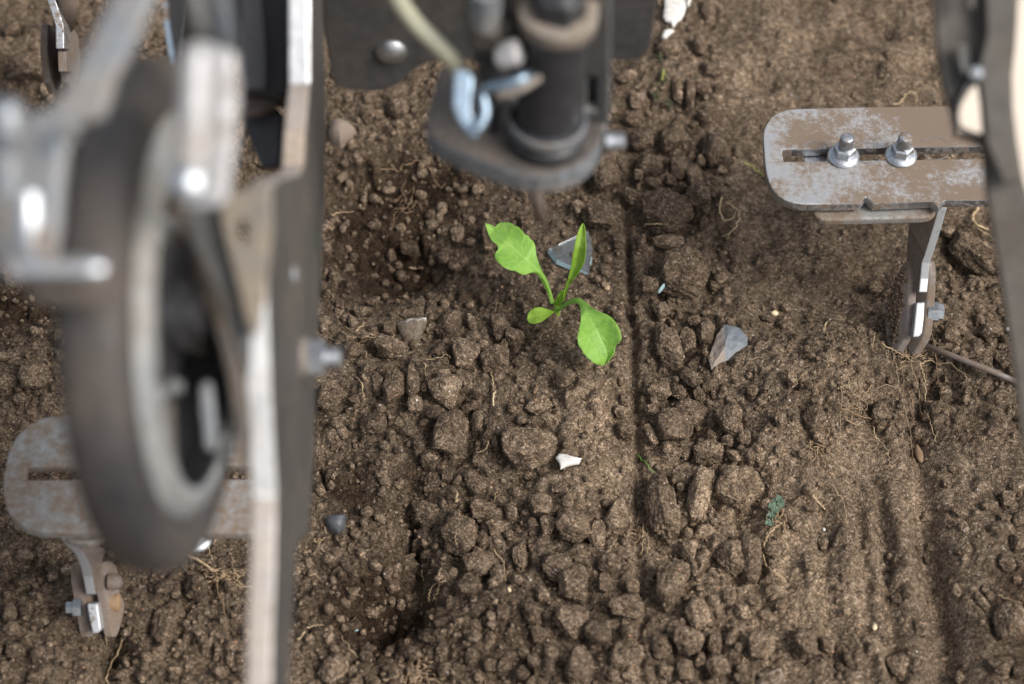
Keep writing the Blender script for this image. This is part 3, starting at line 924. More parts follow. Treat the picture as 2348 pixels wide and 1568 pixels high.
for i, (p, rx, ry, rz, a) in enumerate(CW):
    o = bpy.data.objects.new('soil_clod', shapes[(i * 5 + rng.randint(0, 2)) % len(shapes)])
    col.objects.link(o)
    big = rx * ry > 0.00016
    zb = zat(p.x, p.y)
    o.location = (p.x, p.y, zb + rz * (0.38 if not big else 0.30))
    fl = rng.choice((0, math.pi))
    o.rotation_euler = (rng.uniform(-.12, .12), rng.uniform(-.12, .12), a + fl)
    o.scale = (rx, ry, rz)
    ms_ = float(damp_shade_at(np.array([p.x]), np.array([p.y]))[0]) * 0.6 - 0.14
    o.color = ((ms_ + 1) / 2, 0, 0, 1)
    tag(o, labels[i], 'soil clod', 'loose lumps of soil lying on the tilled ground')

# small loose crumbs nobody could count
def crumbs():
    bm = bmesh.new()
    bmesh.ops.create_icosphere(bm, subdivisions=2, radius=1)
    bv = np.array([v.co[:] for v in bm.verts])
    bf = np.array([[v.index for v in f.verts] for f in bm.faces])
    bm.free()
    vs_, fs_, k_ = [], [], 0
    vari = []
    for s in range(24):
        r = np.random.RandomState(s)
        q = np.ones(len(bv))
        for j in range(9):
            n_ = r.randn(3); n_ /= np.linalg.norm(n_)
            t = bv @ n_
            q = np.minimum(q, np.where(t > 0.1, r.uniform(0.62, 0.95) / np.maximum(t, 0.1), 9))
        q *= 1 + 0.10 * r.randn(len(bv))
        vari.append(bv * q[:, None])
    n = 0
    while n < 5200:
        u, v = rng.uniform(-40, 2390), rng.uniform(-40, 1610)
        dn = dens(u, v)
        heap = math.exp(-(((u - 1830) / 170) ** 2 + ((v - 880) / 170) ** 2))
        if rng.random() > dn + heap or abs(G(u, v).x - float(GX(G(u, v).y))) < 0.005:
            continue
        p = gs(u, v)
        r = 0.0011 * (1 / max(0.05, rng.random())) ** 0.5
        r = min(r, 0.0042) * (1 - 0.45 * heap)
        a, b, c = (rng.uniform(0, 6.28) for _ in range(3))
        mtx = np.array(Euler((a, b, c)).to_matrix()) * r
        sc_ = np.array([rng.uniform(.7, 1.2), rng.uniform(.7, 1.2), rng.uniform(.6, 1.0)])
        vv = (vari[n % 24] * sc_) @ mtx.T + np.array([p.x, p.y, hat(p.x, p.y) + 0.35 * r])
        vs_.append(vv)
        fs_.append(bf + k_)
        k_ += len(vv)
        n += 1
    V, Fc = np.concatenate(vs_), np.concatenate(fs_)
    m_ = bpy.data.meshes.new('soil_crumbs')
    m_.vertices.add(len(V)); m_.vertices.foreach_set('co', V.astype(np.float32).ravel())
    m_.loops.add(Fc.size); m_.loops.foreach_set('vertex_index', Fc.astype(np.int32).ravel())
    m_.polygons.add(len(Fc)); m_.polygons.foreach_set('loop_start', np.arange(0, Fc.size, 3, dtype=np.int32))
    m_.polygons.foreach_set('use_smooth', np.ones(len(Fc), dtype=bool))
    m_.update(calc_edges=True)
    m_.materials.append(M['clod'])
    o = bpy.data.objects.new('soil_crumbs', m_)
    col.objects.link(o)
    o.color = (0.5, 0, 0, 1)
    tag(o, 'fine loose crumbs of brown soil scattered over the ground', kind='stuff')
crumbs()
#==PART2==
# ------------------------------------------------------------------ stones, chips, glass
def stone(name, uv, hgt, m, label, cat, rim=0.25, lift=0.0, tiltz=(0, 0), peak=None, ridge=0.12, group=None):
    """low faceted stone whose outline follows what the photo shows, with sides and a crown"""
    zt = sorted(gs(u, v).z for u, v in uv)
    zt = zt[int(len(zt) * 0.75)] + lift + hgt * 0.35
    pts = [G(u, v, zt) for u, v in uv]
    c = sum(pts, Vector()) / len(pts)
    zc = c.z - hgt * 0.35
    out = []
    for i, p in enumerate(pts):                      # subdivide the outline for an uneven rim
        q = pts[(i + 1) % len(pts)]
        n = max(1, int((q - p).length / 0.0025))
        for j in range(n):
            t = p.lerp(q, j / n)
            k = 1 + 0.05 * mn.noise(t * 420)
            out.append(c + (t - c) * k)
    pk = Vector(peak) if peak else Vector((0, 0, 0))
    rings = [(1.0, -0.9), (1.03, 0.0), (0.97, 0.30), (0.82, 0.62), (0.55, 0.85), (0.25, 1.0)]
    v, f = [], []
    for k, h in rings:
        for p in out:
            off = (p - c)
            z = zc + hgt * (0.35 * 0 + h) + tiltz[0] * off.x * k + tiltz[1] * off.y * k
            q = Vector((c.x, c.y, 0)) + Vector((off.x, off.y, 0)) * k + pk * (h if h > 0 else 0)
            z += ridge * hgt * mn.noise(Vector((q.x, q.y, 0)) * 160)
            v.append(Vector((q.x, q.y, z)))
    n = len(out)
    for r in range(len(rings) - 1):
        for k in range(n):
            a, b = r * n + k, r * n + (k + 1) % n
            f.append((a, b, b + n, a + n))
    f.append(tuple(range((len(rings) - 1) * n, len(rings) * n)))
    o = link(name, v, f, m, None, True)
    o.data.set_sharp_from_angle(angle=R(40))
    return tag(o, label, cat, group)
def faceted(name, rim_, ridge_, m, label, cat, lift):
    zt = sorted(gs(*q).z for q in rim_)[len(rim_) // 2] + lift
    n = len(rim_)
    v = [G(a, b, zt - 0.007) for a, b in rim_] + [G(a, b, zt) for a, b in rim_]
    rp = [G(a, b, zt + h) for a, b, h in ridge_]
    v += rp
    f = [(i, (i + 1) % n, n + (i + 1) % n, n + i) for i in range(n)]
    # each rim edge goes up to the nearest point of the broken ridge
    near_ = [min(range(len(rp)), key=lambda q: (rp[q] - v[n + i]).length) for i in range(n)]
    for i in range(n):
        j_ = (i + 1) % n
        f.append((n + i, n + j_, 2 * n + near_[i]))
        if near_[i] != near_[j_]:
            f.append((n + j_, 2 * n + near_[j_], 2 * n + near_[i]))
    o = link(name, v, f, m)
    md = o.modifiers.new('sub', 'SUBSURF')
    md.subdivision_type, md.levels, md.render_levels = 'SIMPLE', 3, 3
    tx = bpy.data.textures.new('stone_relief', 'CLOUDS')
    tx.noise_scale = 0.006
    d = o.modifiers.new('relief', 'DISPLACE')
    d.texture, d.strength, d.mid_level, d.texture_coords = tx, 0.0022, 0.5, 'GLOBAL'
    bevelled(o, .0005, 2, 20)
    return tag(o, label, cat)
faceted('flint', [cD(*p) for p in [(1225,525),(1280,532),(1322,540),(1345,575),(1380,620),(1372,660),(1330,695),(1290,720),(1245,765),(1190,790),(1150,812),(1125,832),(1105,750),(1130,680),(1160,600),(1195,550)]],
        [(*cD(1245, 560), .002), (*cD(1228, 620), .0035), (*cD(1215, 680), .004), (*cD(1175, 740), .003), (*cD(1145, 780), .0015)],
        M['flint'], 'blue-grey flint with a dusty brown left side half buried in the loose heap', 'stone', 0.004)
stone('chip', [cA(*p) for p in [(755,385),(860,352),(990,348),(985,385),(965,420),(945,455),(925,490),(885,525),(845,495),(800,460)]],
      0.0035, M['chip'], 'triangular white chip half coated in mud left of the seedling', 'stone chip', lift=0.004, tiltz=(0.05, 0.28))
stone('chip', [cD(*p) for p in [(40,1445),(62,1418),(95,1418),(130,1428),(175,1440),(217,1450),(205,1482),(140,1492),(112,1500),(75,1517),(66,1480)]],
      0.0014, M['white'], 'ragged flat chalky white chip on the sandy ridge below the seedling', 'stone chip', lift=0.003)
stone('stone', [cB(*p) for p in [(375,320),(420,300),(470,293),(530,298),(528,350),(512,405),(470,422),(430,408),(392,378)]],
      0.006, M['darkstone'], 'small dark grey angular stone near the foot of the upright post', 'stone')
stone('flake', [cE(*p) for p in [(556,100),(565,40),(560,-30),(700,-30),(690,70),(668,115),(640,130),(615,168),(600,140),(572,128)]],
      0.0016, M['white'], 'large white painted flake at the top edge beside the grey sheet', 'flake', lift=0.004)
stone('flake', [cE(*p) for p in [(543,225),(560,185),(600,180),(622,188),(590,215),(560,236)]],
      0.002, M['white'], 'small white crumb just below the large white flake', 'flake', lift=0.004)
stone('flake', [cE(*p) for p in [(697,-20),(730,-20),(722,22),(705,28)]],
      0.002, M['white'], 'tiny white crumb touching the top edge right of the large flake', 'flake', lift=0.004)
stone('chip', [cD(*p) for p in [(753,283),(775,248),(803,226),(800,248),(778,275),(760,292)]],
      0.0015, M['glassedge'], 'thin pale grey sliver stuck on a big lump right of the groove', 'stone chip', lift=0.010)
stone('pebble', [cH(*p) for p in [(125,330),(132,280),(175,245),(230,252),(290,275),(338,325),(320,355),(270,385),(215,415),(165,400),(130,370)]],
      0.010, M['palestone'], 'smooth pear-shaped pale brown pebble right beside the upright post', 'pebble', ridge=0.03)
def bean(name, fn, x, y, rx, ry, ang, m, label, cat, lift=0.0015, s=1.0):
    u, v = fn(x, y)
    p = gs(u, v, lift)
    k = dep(p) / F * s
    bm = bmesh.new()
    bmesh.ops.create_icosphere(bm, subdivisions=3, radius=1)
    for q in bm.verts:
        q.co *= 1 + 0.06 * mn.noise(q.co * 3 + Vector((x, y, 0)))
        q.co.x *= 1 - 0.35 * max(0, q.co.y)
        q.co = Vector((q.co.x * rx * k, q.co.y * ry * k, q.co.z * min(rx, ry) * k * 0.8))
    bmesh.ops.rotate(bm, verts=bm.verts, matrix=Matrix.Rotation(R(ang), 3, 'Z'))
    me = bpy.data.meshes.new(name)
    bm.to_mesh(me); bm.free()
    me.polygons.foreach_set('use_smooth', [True] * len(me.polygons))
    me.materials.append(m)
    o = bpy.data.objects.new(name, me)
    o.location = p
    col.objects.link(o)
    return tag(o, label, cat)
kF, kD = S / 1.876, S / 1.742
bean('seed', cF, 755, 1140, 20 * kF, 30 * kF, -10, M['seed'], 'cream seed husk lying on the ribbed soil at lower right', 'seed')
bean('seed', cD, 395, 260, 22 * kD, 25 * kD, 20, M['straw'], 'round tan seed between the seedling and the groove', 'seed')
bean('seed', cD, 1565, 440, 28 * kD, 22 * kD, 0, M['seed'], 'round beige seed on the rim of the loose heap above the flint', 'seed', 0.003)
bean('seed', cA, 1848, 900, 18 * S / 1.96, 42 * S / 1.96, -20, M['rootdark'], 'slim dark brown seed standing in a crack below the seedling', 'seed')
bean('seed', cB, 1757, 860, 14 * kF, 24 * kF, 20, M['seed'], 'small cream seed right of the dark lower pit', 'seed')
bean('pebble', cF, 375, 408, 12 * kF, 16 * kF, 20, M['white'], 'tiny white pebble on the soil right of the cress sprig', 'pebble')
bean('pebble', cM, 2247, 182, 14 * S / 1.5695, 14 * S / 1.5695, 0, M['white'], 'tiny blue-white pebble beside the dark right bracket', 'pebble', 0.003)
bean('pebble', cB, 612, 1165, 18 * kF, 9 * kF, 10, M['glassedge'], 'tiny blue-white pebble at lower left near the post foot', 'pebble')
bean('pebble', cF, 300, 1500, 1, 1, 0, M['palestone'], 'x', 'pebble') if False else None
stone('pebble', [cC(*p) for p in [(1735,1545),(1770,1510),(1830,1480),(1880,1465),(1930,1450),(1940,1500),(1880,1560),(1760,1580)]],
      0.006, M['amber'] if False else M['palestone'], 'orange-brown pebble at the bottom edge right of the groove', 'pebble', ridge=0.05)

# broken window glass
gl = [cS(*p) for p in [(715,350),(975,225),(1060,190),(1085,168),(1112,240),(1130,325),(1122,420),(1110,492),(1100,592),(1030,556),(920,512),(790,457)]]
ge = empty('glass_shard', gs(*cS(930, 400)), 'clear curved-edged shard of broken glass behind the seedling with bluish broken edges', 'glass shard')
zg = max(gs(u, v).z for u, v in gl[::3]) + 0.0005
pl = [G(u, v, zg + 0.002) for u, v in gl]
prism('pane', pl, Vector((0, 0, -0.002)), M['glass'], ge, 0)
v, f = [], []
for a, b in ((11, 0), (11, 10), (10, 9), (9, 8), (6, 7)):
    pa, pb = pl[a], pl[b]
    d_ = (pb - pa).normalized()
    nrm = Vector((d_.y, -d_.x, 0))
    c0 = sum(pl, Vector()) / len(pl)
    if nrm.dot(c0 - pa) > 0:
        nrm = -nrm
    n0 = len(v)
    w_ = 0.0006 if (a, b) == (6, 7) else 0.0013
    v += [pa + Vector((0, 0, .0002)), pb + Vector((0, 0, .0002)), pb + nrm * w_ - Vector((0, 0, .0024)), pa + nrm * w_ - Vector((0, 0, .0024))]
    f.append((n0, n0 + 1, n0 + 2, n0 + 3))
link('broken_edge', v, f, M['glassedge'], ge)

# ------------------------------------------------------------------ seedling
sb = gs(*cS(790, 975))
seedling = empty('seedling', sb, 'young bright green seedling with broad toothed leaves growing from the soil', 'seedling')
def resample(pts, n):
    L = [0]
    for a, b in zip(pts, pts[1:]):
        L.append(L[-1] + math.hypot(b[0] - a[0], b[1] - a[1]))
    o, j = [], 0
    for i in range(n):
        t = L[-1] * i / (n - 1)
        while j < len(L) - 2 and L[j + 1] < t:
            j += 1
        k = (t - L[j]) / max(1e-9, L[j + 1] - L[j])
        o.append((pts[j][0] + (pts[j + 1][0] - pts[j][0]) * k, pts[j][1] + (pts[j + 1][1] - pts[j][1]) * k))
    return o
def leaf(le, mi, ri, zs, m, cup=0.35, n=64, na=7, wave=0.0008, thick=0.00035):
    le, mi, ri = resample(le, n), resample(mi, n), resample(ri, n)
    v, f, uv = [], [], []
    for i in range(n):
        t = i / (n - 1)
        zz = np.interp(t, [q[0] for q in zs], [q[1] for q in zs])
        wpx = math.hypot(le[i][0] - ri[i][0], le[i][1] - ri[i][1])
        half = wpx / 2.4125 * S * 1.25 / F / 2
        for k in range(-na, na + 1):
            s = abs(k) / na
            e = le[i] if k < 0 else ri[i]
            x, y = mi[i][0] + (e[0] - mi[i][0]) * s, mi[i][1] + (e[1] - mi[i][1]) * s
            z = sb.z + zz + half * cup * s ** 1.6 + wave * math.sin(t * 21 + (1.7 if k < 0 else 0)) * s * s * min(1, half / 0.006)
            u_, v_ = cS(x, y)
            v.append(G(u_, v_, z))
            uv.append((k / na, t))
    w_ = 2 * na + 1
    for i in range(n - 1):
        for k in range(w_ - 1):
            a = i * w_ + k
            f.append((a, a + 1, a + 1 + w_, a + w_))
    o = link('leaf', v, f, m, seedling, True, uv)
    md = o.modifiers.new('solid', 'SOLIDIFY')
    md.thickness, md.offset = thick, -1
    return o
A_le = [(733,885),(712,820),(690,755),(660,700),(635,655),(600,597),(575,580),(540,585),(490,602),(455,598),(420,583),(400,570),(345,558),(300,540),(265,515),(230,488),(205,455),(190,430),(190,395),(218,372),(226,350),(215,315),(200,298),(165,275),(135,225),(117,165),(98,105)]
A_ri = [(768,875),(750,815),(728,735),(705,670),(680,615),(650,570),(620,500),(600,440),(590,400),(582,325),(570,290),(555,268),(535,258),(522,235),(500,211),(490,215),(478,212),(465,185),(440,160),(418,138),(400,130),(374,128),(360,108),(340,98),(290,94),(240,96),(222,105),(205,150),(185,138),(150,120),(98,105)]
A_mi = [(750,882),(728,800),(700,720),(660,640),(615,565),(560,510),(500,455),(430,395),(360,330),(290,275),(235,240),(195,200),(160,150),(98,105)]
leaf(A_le, A_mi, A_ri, [(0, .004), (.25, .022), (.5, .034), (.75, .036), (.9, .034), (1, .037)], M['leaf'], cup=0.30)
B_le = [(822,872),(840,820),(858,760),(880,700),(903,630),(925,540),(940,460),(955,375),(970,290),(985,225),(1008,160),(1025,125),(1040,105)]
B_ri = [(850,872),(868,815),(895,730),(915,700),(955,642),(985,600),(1022,545),(1052,488),(1064,420),(1071,330),(1068,240),(1060,160),(1050,115),(1045,105)]
B_mi = [(836,872),(856,810),(878,745),(905,665),(940,590),(970,510),(990,430),(1005,340),(1020,250),(1035,160),(1043,105)]
leaf(B_le, B_mi, B_ri, [(0, .004), (.3, .024), (.7, .042), (1, .050)], M['leaf2'], cup=0.7)
C_le = [(800,972),(835,932),(880,905),(935,882),(985,878),(1006,893),(1016,930),(1022,970),(1020,1030),(1010,1095),(997,1145),(986,1185),(983,1215),(993,1240),(990,1268),(1015,1305),(1035,1330),(1040,1362),(1068,1382),(1080,1408),(1110,1420),(1130,1445),(1165,1465),(1200,1470),(1240,1476)]
C_ri = [(790,938),(845,892),(890,862),(940,835),(985,825),(1025,835),(1075,872),(1130,920),(1180,948),(1220,965),(1275,985),(1320,1015),(1355,1052),(1362,1075),(1380,1085),(1390,1120),(1410,1148),(1405,1175),(1418,1205),(1405,1240),(1385,1265),(1362,1278),(1355,1310),(1350,1345),(1335,1385),(1310,1405),(1290,1445),(1240,1476)]
C_mi = [(795,952),(850,908),(915,868),(980,850),(1012,865),(1050,915),(1090,985),(1130,1060),(1175,1140),(1220,1220),(1260,1300),(1280,1370),(1270,1430),(1240,1476)]
leaf(C_le, C_mi, C_ri, [(0, .004), (.22, .024), (.38, .031), (.6, .029), (.85, .020), (1, .013)], M['leaf'], cup=0.35)
D_t = [(765,955),(730,945),(700,934),(640,915),(580,918),(535,945),(508,985),(502,1030)]
D_b = [(765,968),(720,1000),(682,1030),(650,1052),(600,1070),(555,1078),(518,1066),(502,1030)]
D_m = [(765,961),(700,972),(640,990),(570,1005),(502,1030)]
leaf(D_t, D_m, D_b, [(0, .004), (.5, .010), (1, .0095)], M['leaf2'], cup=0.25, n=36, na=5, wave=0.0003)
E_l = [(762,915),(764,870),(790,825),(815,775),(835,760),(856,752)]
E_r = [(800,925),(828,885),(845,845),(852,810),(858,780),(858,752)]
E_m = [(780,920),(800,870),(822,820),(840,785),(857,752)]
leaf(E_l, E_m, E_r, [(0, .004), (.5, .013), (1, .020)], M['leaf2'], cup=0.9, n=30, na=4)
tube('stem', [sb + Vector((0, 0, -.006)), sb + Vector((0, .0005, .002)), sb + Vector((.0003, .001, .007))], [.0022, .0018, .0014], M['leaf2'], seedling)

# ------------------------------------------------------------------ roots, straws, blades
def fibre(name, fn, pts, r, m, label, cat, lift=0.0012, group=None, wob=0.0006, lifts=None):
    r = r * 0.72
    q = []
    for i, (x, y) in enumerate(pts):
        l = lifts[i] if lifts else lift
        q.append(gs(*fn(x, y), l + r))
    q = smoothpath(q, 5)
    rs = random.Random(len(label) * 31 + int(pts[0][0]))
    q = [p + Vector((rs.uniform(-wob, wob), rs.uniform(-wob, wob), rs.uniform(0, wob))) for p in q]
    n = len(q)
    rad = [r * (1.0 - 0.55 * i / n) * rs.uniform(.8, 1.2) for i in range(n)]
    v, f = tube_geo(q, rad, 6)
    o = link(name, v, f, m, None, True)
    return tag(o, label, cat, group)
GR = 'thin roots and straws lying on the soil'
FB = [
 (cM,[(1515,310),(1535,380),(1555,480),(1560,560),(1585,610),(1600,700),(1625,790),(1640,840),(1640,930),(1665,1020),(1692,1085)],.00042,'root','long pale root trailing down from the right discs, leftmost of its bunch','root'),
 (cM,[(1560,345),(1580,440),(1592,540),(1585,600)],.00032,'rootdark','short brown root joining the leftmost long root under the right discs','root'),
 (cM,[(1690,395),(1710,440),(1728,530),(1730,650),(1750,740),(1780,830),(1790,890)],.00048,'straw','bright golden root hanging straight down below the right discs','root'),
 (cM,[(1690,400),(1760,385),(1810,402),(1850,398),(1890,395),(1930,440),(1980,465),(1985,505),(1968,528)],.00045,'straw','crooked pale root running to the right from under the right discs','root'),
 (cM,[(1765,210),(1790,290),(1800,400),(1810,500),(1832,590),(1810,670)],.00038,'rootdark','dim brown root right of the golden root below the right discs','root'),
 (cM,[(1460,278),(1530,318),(1590,350),(1650,390)],.0006,'straw','stiff straw slanting under the left foot of the right discs','straw'),
 (cM,[(1640,360),(1650,450),(1680,520),(1690,640),(1705,720)],.00034,'root','thin root left of the golden root below the right discs','root'),
 (cM,[(1635,590),(1645,650),(1650,720),(1658,785)],.0007,'rootdark','thick short brown root lying in the deep furrow','root'),
 (cM,[(1325,-10),(1340,45),(1370,85)],.0004,'straw','little forked straw on the heap left of the right discs','straw'),
 (cM,[(1410,210),(1408,250),(1400,300)],.0005,'straw','short reddish straw on the heap beside the right discs','straw'),
 (cM,[(1195,540),(1207,640),(1190,780),(1202,880),(1195,960),(1175,1050),(1150,1110)],.00038,'root','long wavy root running down the middle of the loose heap','root'),
 (cM,[(1405,800),(1410,860),(1450,890),(1490,950),(1500,1020),(1490,1060)],.00045,'straw','pale crooked root on the ribbed soil under the heap','root'),
 (cM,[(1180,955),(1260,905),(1340,880),(1440,880),(1480,870)],.0004,'rootdark','arched brown root crossing the lower edge of the heap','root'),
 (cM,[(1185,680),(1240,690),(1290,720),(1340,740),(1405,745)],.0008,'rootdark','thick muddy root ending at a lump on the heap','root'),
 (cM,[(1215,740),(1250,765),(1300,790)],.0008,'root','broken muddy stalk beside the thick muddy root on the heap','straw'),
 (cM,[(800,830),(850,880),(905,885),(930,850)],.0003,'root','fine curled root on the sandy part of the heap','root'),
 (cM,[(640,380),(690,362),(735,340)],.0003,'straw','fine pale root just right of the flint','root'),
 (cM,[(1180,560),(1210,545),(1250,540),(1235,480)],.0007,'straw','hooked straw bit in the middle of the heap','straw'),
 (cM,[(1085,200),(1110,140),(1095,185),(1135,250)],.0005,'straw','bent straw on the heap above the sandy part','straw'),
 (cF,[(440,60),(480,140),(520,200),(538,290),(545,370)],.0004,'straw','thin golden root on the ribbed soil at lower right','root'),
 (cF,[(470,290),(500,340),(560,370)],.0004,'root','short root beside the golden root on the ribbed soil','root'),
 (cF,[(290,150),(330,200),(380,262)],.0011,'straw','pale forked straw right of the cress sprig','straw'),
 (cF,[(1680,900),(1760,940),(1870,965)],.0004,'straw','thin straw between lumps at the right edge','straw'),
 (cF,[(60,450),(90,530),(130,600)],.0004,'root','thin brown root below the forked straw','root'),
 (cC,[(1900,380),(1868,405),(1820,460),(1790,540),(1790,620),(1820,690),(1880,745),(1960,800)],.0008,'straw','long pale root curving down from the cress sprig','root'),
 (cB,[(1385,290),(1380,350),(1355,420),(1358,490),(1366,525)],.0004,'straw','pale root draped over the round lump by the dark pit','root'),
 (cB,[(1155,950),(1160,880),(1200,825),(1240,803),(1290,800)],.00055,'straw','arched pale straw in the dark lower pit','straw'),
 (cB,[(1250,700),(1225,760),(1228,850),(1190,920),(1165,970)],.0003,'straw','fine root crossing the arched straw in the dark pit','root'),
 (cB,[(1098,710),(1108,765),(1120,800)],.00055,'straw','small straight straw left of the arched straw','straw'),
 (cB,[(1355,210),(1362,170),(1372,130)],.0013,'straw','short reddish stick above the round lump','stick'),
 (cB,[(1635,568),(1690,622),(1720,690),(1725,800)],.0004,'straw','hair root hanging over a lump right of the dark pit','root'),
 (cB,[(240,1150),(320,1130),(385,1130)],.0007,'straw','pale straw near the bottom of the upright post','straw'),
 (cB,[(500,1210),(560,1300),(620,1370)],.0005,'straw','thin straw between lumps at the bottom left','straw'),
 (cB,[(175,1245),(200,1210),(222,1180)],.0012,'straw','short brown stick beside the post at the bottom','stick'),
 (cB,[(375,390),(378,420),(382,445)],.0004,'straw','tiny straw under the dark grey stone','straw'),
 (cB,[(1648,200),(1655,150),(1675,110),(1700,130)],.0003,'straw','fine forked root above a round lump in the centre','root'),
 (cA,[(445,800),(485,860),(495,940),(510,992)],.0006,'straw','bent pale straw below the nut of the post','straw'),
 (cA,[(1500,765),(1510,830),(1520,900)],.0010,'straw','upper piece of the pale split straw below the seedling','straw'),
 (cA,[(1526,915),(1510,970),(1513,1045)],.0010,'seed','whitish lower piece of the split straw below the seedling','straw'),
 (cA,[(445,438),(470,415),(490,395),(503,365)],.0008,'straw','golden straw left of the muddy white chip','straw'),
 (cA,[(975,690),(985,735),(983,782)],.0005,'straw','small upright straw between two tall lumps','straw'),
 (cA,[(985,672),(1060,660),(1150,630),(1172,655)],.0005,'root','thin root lying across lumps right of the white chip','root'),
 (cA,[(1480,1305),(1465,1350),(1440,1378),(1390,1402)],.0005,'straw','small branching root above the wide flat lump','root'),
 (cA,[(1550,218),(1540,255),(1535,300)],.0005,'rootdark','reddish hair root left of the round seed leaf','root'),
 (cH,[(450,650),(560,645),(640,650),(690,655),(697,612),(760,605),(812,575),(880,602),(940,670),(962,740),(1012,790),(1045,745)],.0007,'rootdark','long bent brown root in the dark hollow under the seeder','root'),
 (cH,[(150,1010),(200,980),(325,975)],.0008,'straw','pale straw beside the post below the dark hollow','straw'),
 (cH,[(765,1418),(820,1421),(870,1419)],.0009,'straw','short golden straw at the lower rim of the dark hollow','straw'),
 (cE,[(1060,1020),(1110,1045),(1160,1085),(1190,1102)],.0009,'yellowb','yellow-green blade next to the rusty slotted plate','blade'),
 (cE,[(950,1270),(1000,1300),(1032,1350),(1012,1420),(960,1470),(922,1485)],.0009,'straw','curled dry stalk in the wheel track, outer of two','straw'),
 (cE,[(920,1240),(905,1300),(930,1380),(985,1375),(1010,1330)],.0009,'straw','curled dry stalk in the wheel track, inner of two','straw'),
 (cE,[(440,1408),(490,1410),(545,1408)],.0005,'straw','thin straw lying on the big squared lump','straw'),
 (cG,[(885,98),(835,160),(858,215),(905,245),(970,268)],.0016,'straw','thick bent straw below the right end of the slotted plate','straw'),
 (cG,[(850,230),(920,280),(1040,355)],.0006,'straw','thin frayed straw beside the thick bent straw','straw'),
 (cT,[(1230,150),(1290,125),(1330,70),(1385,38),(1420,70),(1425,135)],.0008,'straw','hooked straw poking out behind the slotted plate','straw'),
 (cI,[(1760,100),(1780,200),(1812,292)],.0006,'straw','wavy pale root between the wheel and the post','root'),
 (cI,[(1570,250),(1680,300),(1825,388)],.0016,'straw','thick forked straw at the foot of the wheel','straw'),
 (cI,[(1840,440),(1860,560),(1905,690),(1930,850),(1955,1150)],.0006,'rootdark','long brown root running down left of the post','root'),
 (cI,[(2190,530),(2060,532),(1980,490)],.0005,'straw','thin root pointing to the post at lower left','root'),
 (cI,[(1042,958),(1010,1080),(950,1200),(912,1300),(922,1362)],.0009,'straw','pale root below the left discs reaching the bottom edge','root'),
 (cI,[(905,940),(908,990),(912,1040)],.0005,'straw','short root dangling under the left discs','root'),
 (cC,[(845,385),(843,450),(825,560)],.0004,'straw','left strand of the root tuft in the groove','root'),
 (cC,[(890,395),(880,450),(890,500),(868,605)],.00045,'straw','middle strand of the root tuft in the groove','root'),
 (cC,[(935,365),(912,380),(920,450),(925,590)],.00045,'straw','right strand of the root tuft in the groove','root'),
 (cC,[(930,295),(955,330),(960,358),(915,372)],.0012,'rootdark','curled orange-brown stub at the head of the root tuft','root'),
 (cC,[(685,480),(650,540),(617,590)],.0004,'straw','single thin root left of the root tuft','root'),
 (cC,[(1635,1375),(1645,1430),(1655,1490)],.0009,'straw','short upright straw left of a round pale lump at the bottom','straw'),
 (cD,[(610,1430),(640,1462),(670,1490),(700,1530),(735,1562)],.0006,'grassb','small green grass blade in the groove','blade'),
 (cE,[(553,445),(550,480),(545,500)],.0012,'yellowb','tiny yellow blade above the moss at the top','blade'),
]
for fn, pts, r, m, lab, cat in FB:
    lf = 0.0045 if ('right discs' in lab or 'heap' in lab or 'seam' in lab) else 0.0020
    if 'draped' in lab or 'lying on the big' in lab or 'across lumps' in lab or 'over a lump' in lab:
        lf = 0.012
    fibre({'root': 'root', 'straw': 'straw', 'stick': 'stick', 'blade': 'grass_blade'}[cat], fn, pts, r, M[m], lab, cat, lift=lf, group=GR if cat in ('root', 'straw') else None)
bean('root_bulb', cM, 1688, 965, 26 * S / 1.5695, 70 * S / 1.5695, 8, M['rootdark'], 'long muddy root bulb in the deep furrow below the right discs', 'root bulb')

def tangle(name, fn, x, y, w_, h_, n, r, m, label, seed):
    rs = random.Random(seed)
    V, Fc = [], []
    for i in range(n):
        a = rs.uniform(0, 6.28)
        px, py = x + rs.gauss(0, .25) * w_, y + rs.gauss(0, .25) * h_
        pts = []
        k = 0
        for j in range(6):
            pts.append(gs(*fn(px, py), rs.uniform(0.0005, 0.0045)))
            a += rs.uniform(-1.1, 1.1)
            st = rs.uniform(.10, .26)
            px += math.cos(a) * w_ * st
            py += math.sin(a) * h_ * st
        v, f = tube_geo(smoothpath(pts, 3), r * rs.uniform(.6, 1.2), 5, False)
        o = len(V)
        V += v
        Fc += [tuple(q + o for q in g) for g in f]
    o = link(name, V, Fc, m, None, True)
    return tag(o, label, kind='stuff')
tangle('root_tangle', cM, 1050, 940, 110, 110, 26, .00028, M['root'], 'fine matted roots around a lump on the heap', 1)
tangle('root_tangle', cB, 1050, 1480, 170, 130, 30, .0004, M['root'], 'brown matted roots at the bottom edge', 2)
tangle('root_tangle', cB, 325, 495, 60, 50, 10, .0004, M['straw'], 'small golden matted roots below the dark stone', 3)
tangle('root_tangle', cI, 1920, 430, 200, 90, 30, .00045, M['root'], 'dusty matted roots beside the wheel foot', 4)
tangle('root_tangle', cG, 390, 1230, 150, 90, 26, .0003, M['root'], 'short matted roots caught under the right discs', 5)
tangle('root_tangle', cF, 20, 330, 120, 140, 26, .00035, M['root'], 'matted roots hanging under the cress sprig', 6)
tangle('root_tangle', cM, 1300, 650, 200, 160, 12, .00026, M['root'], 'sparse hair roots on the heap', 7)
tangle('root_tangle', cA, 480, 460, 300, 160, 10, .00022, M['straw'], 'sparse hair roots left of the white chip', 8)
tangle('root_tangle', cH, 730, 900, 160, 200, 10, .0003, M['rootdark'], 'sparse roots in the dark hollow', 9)
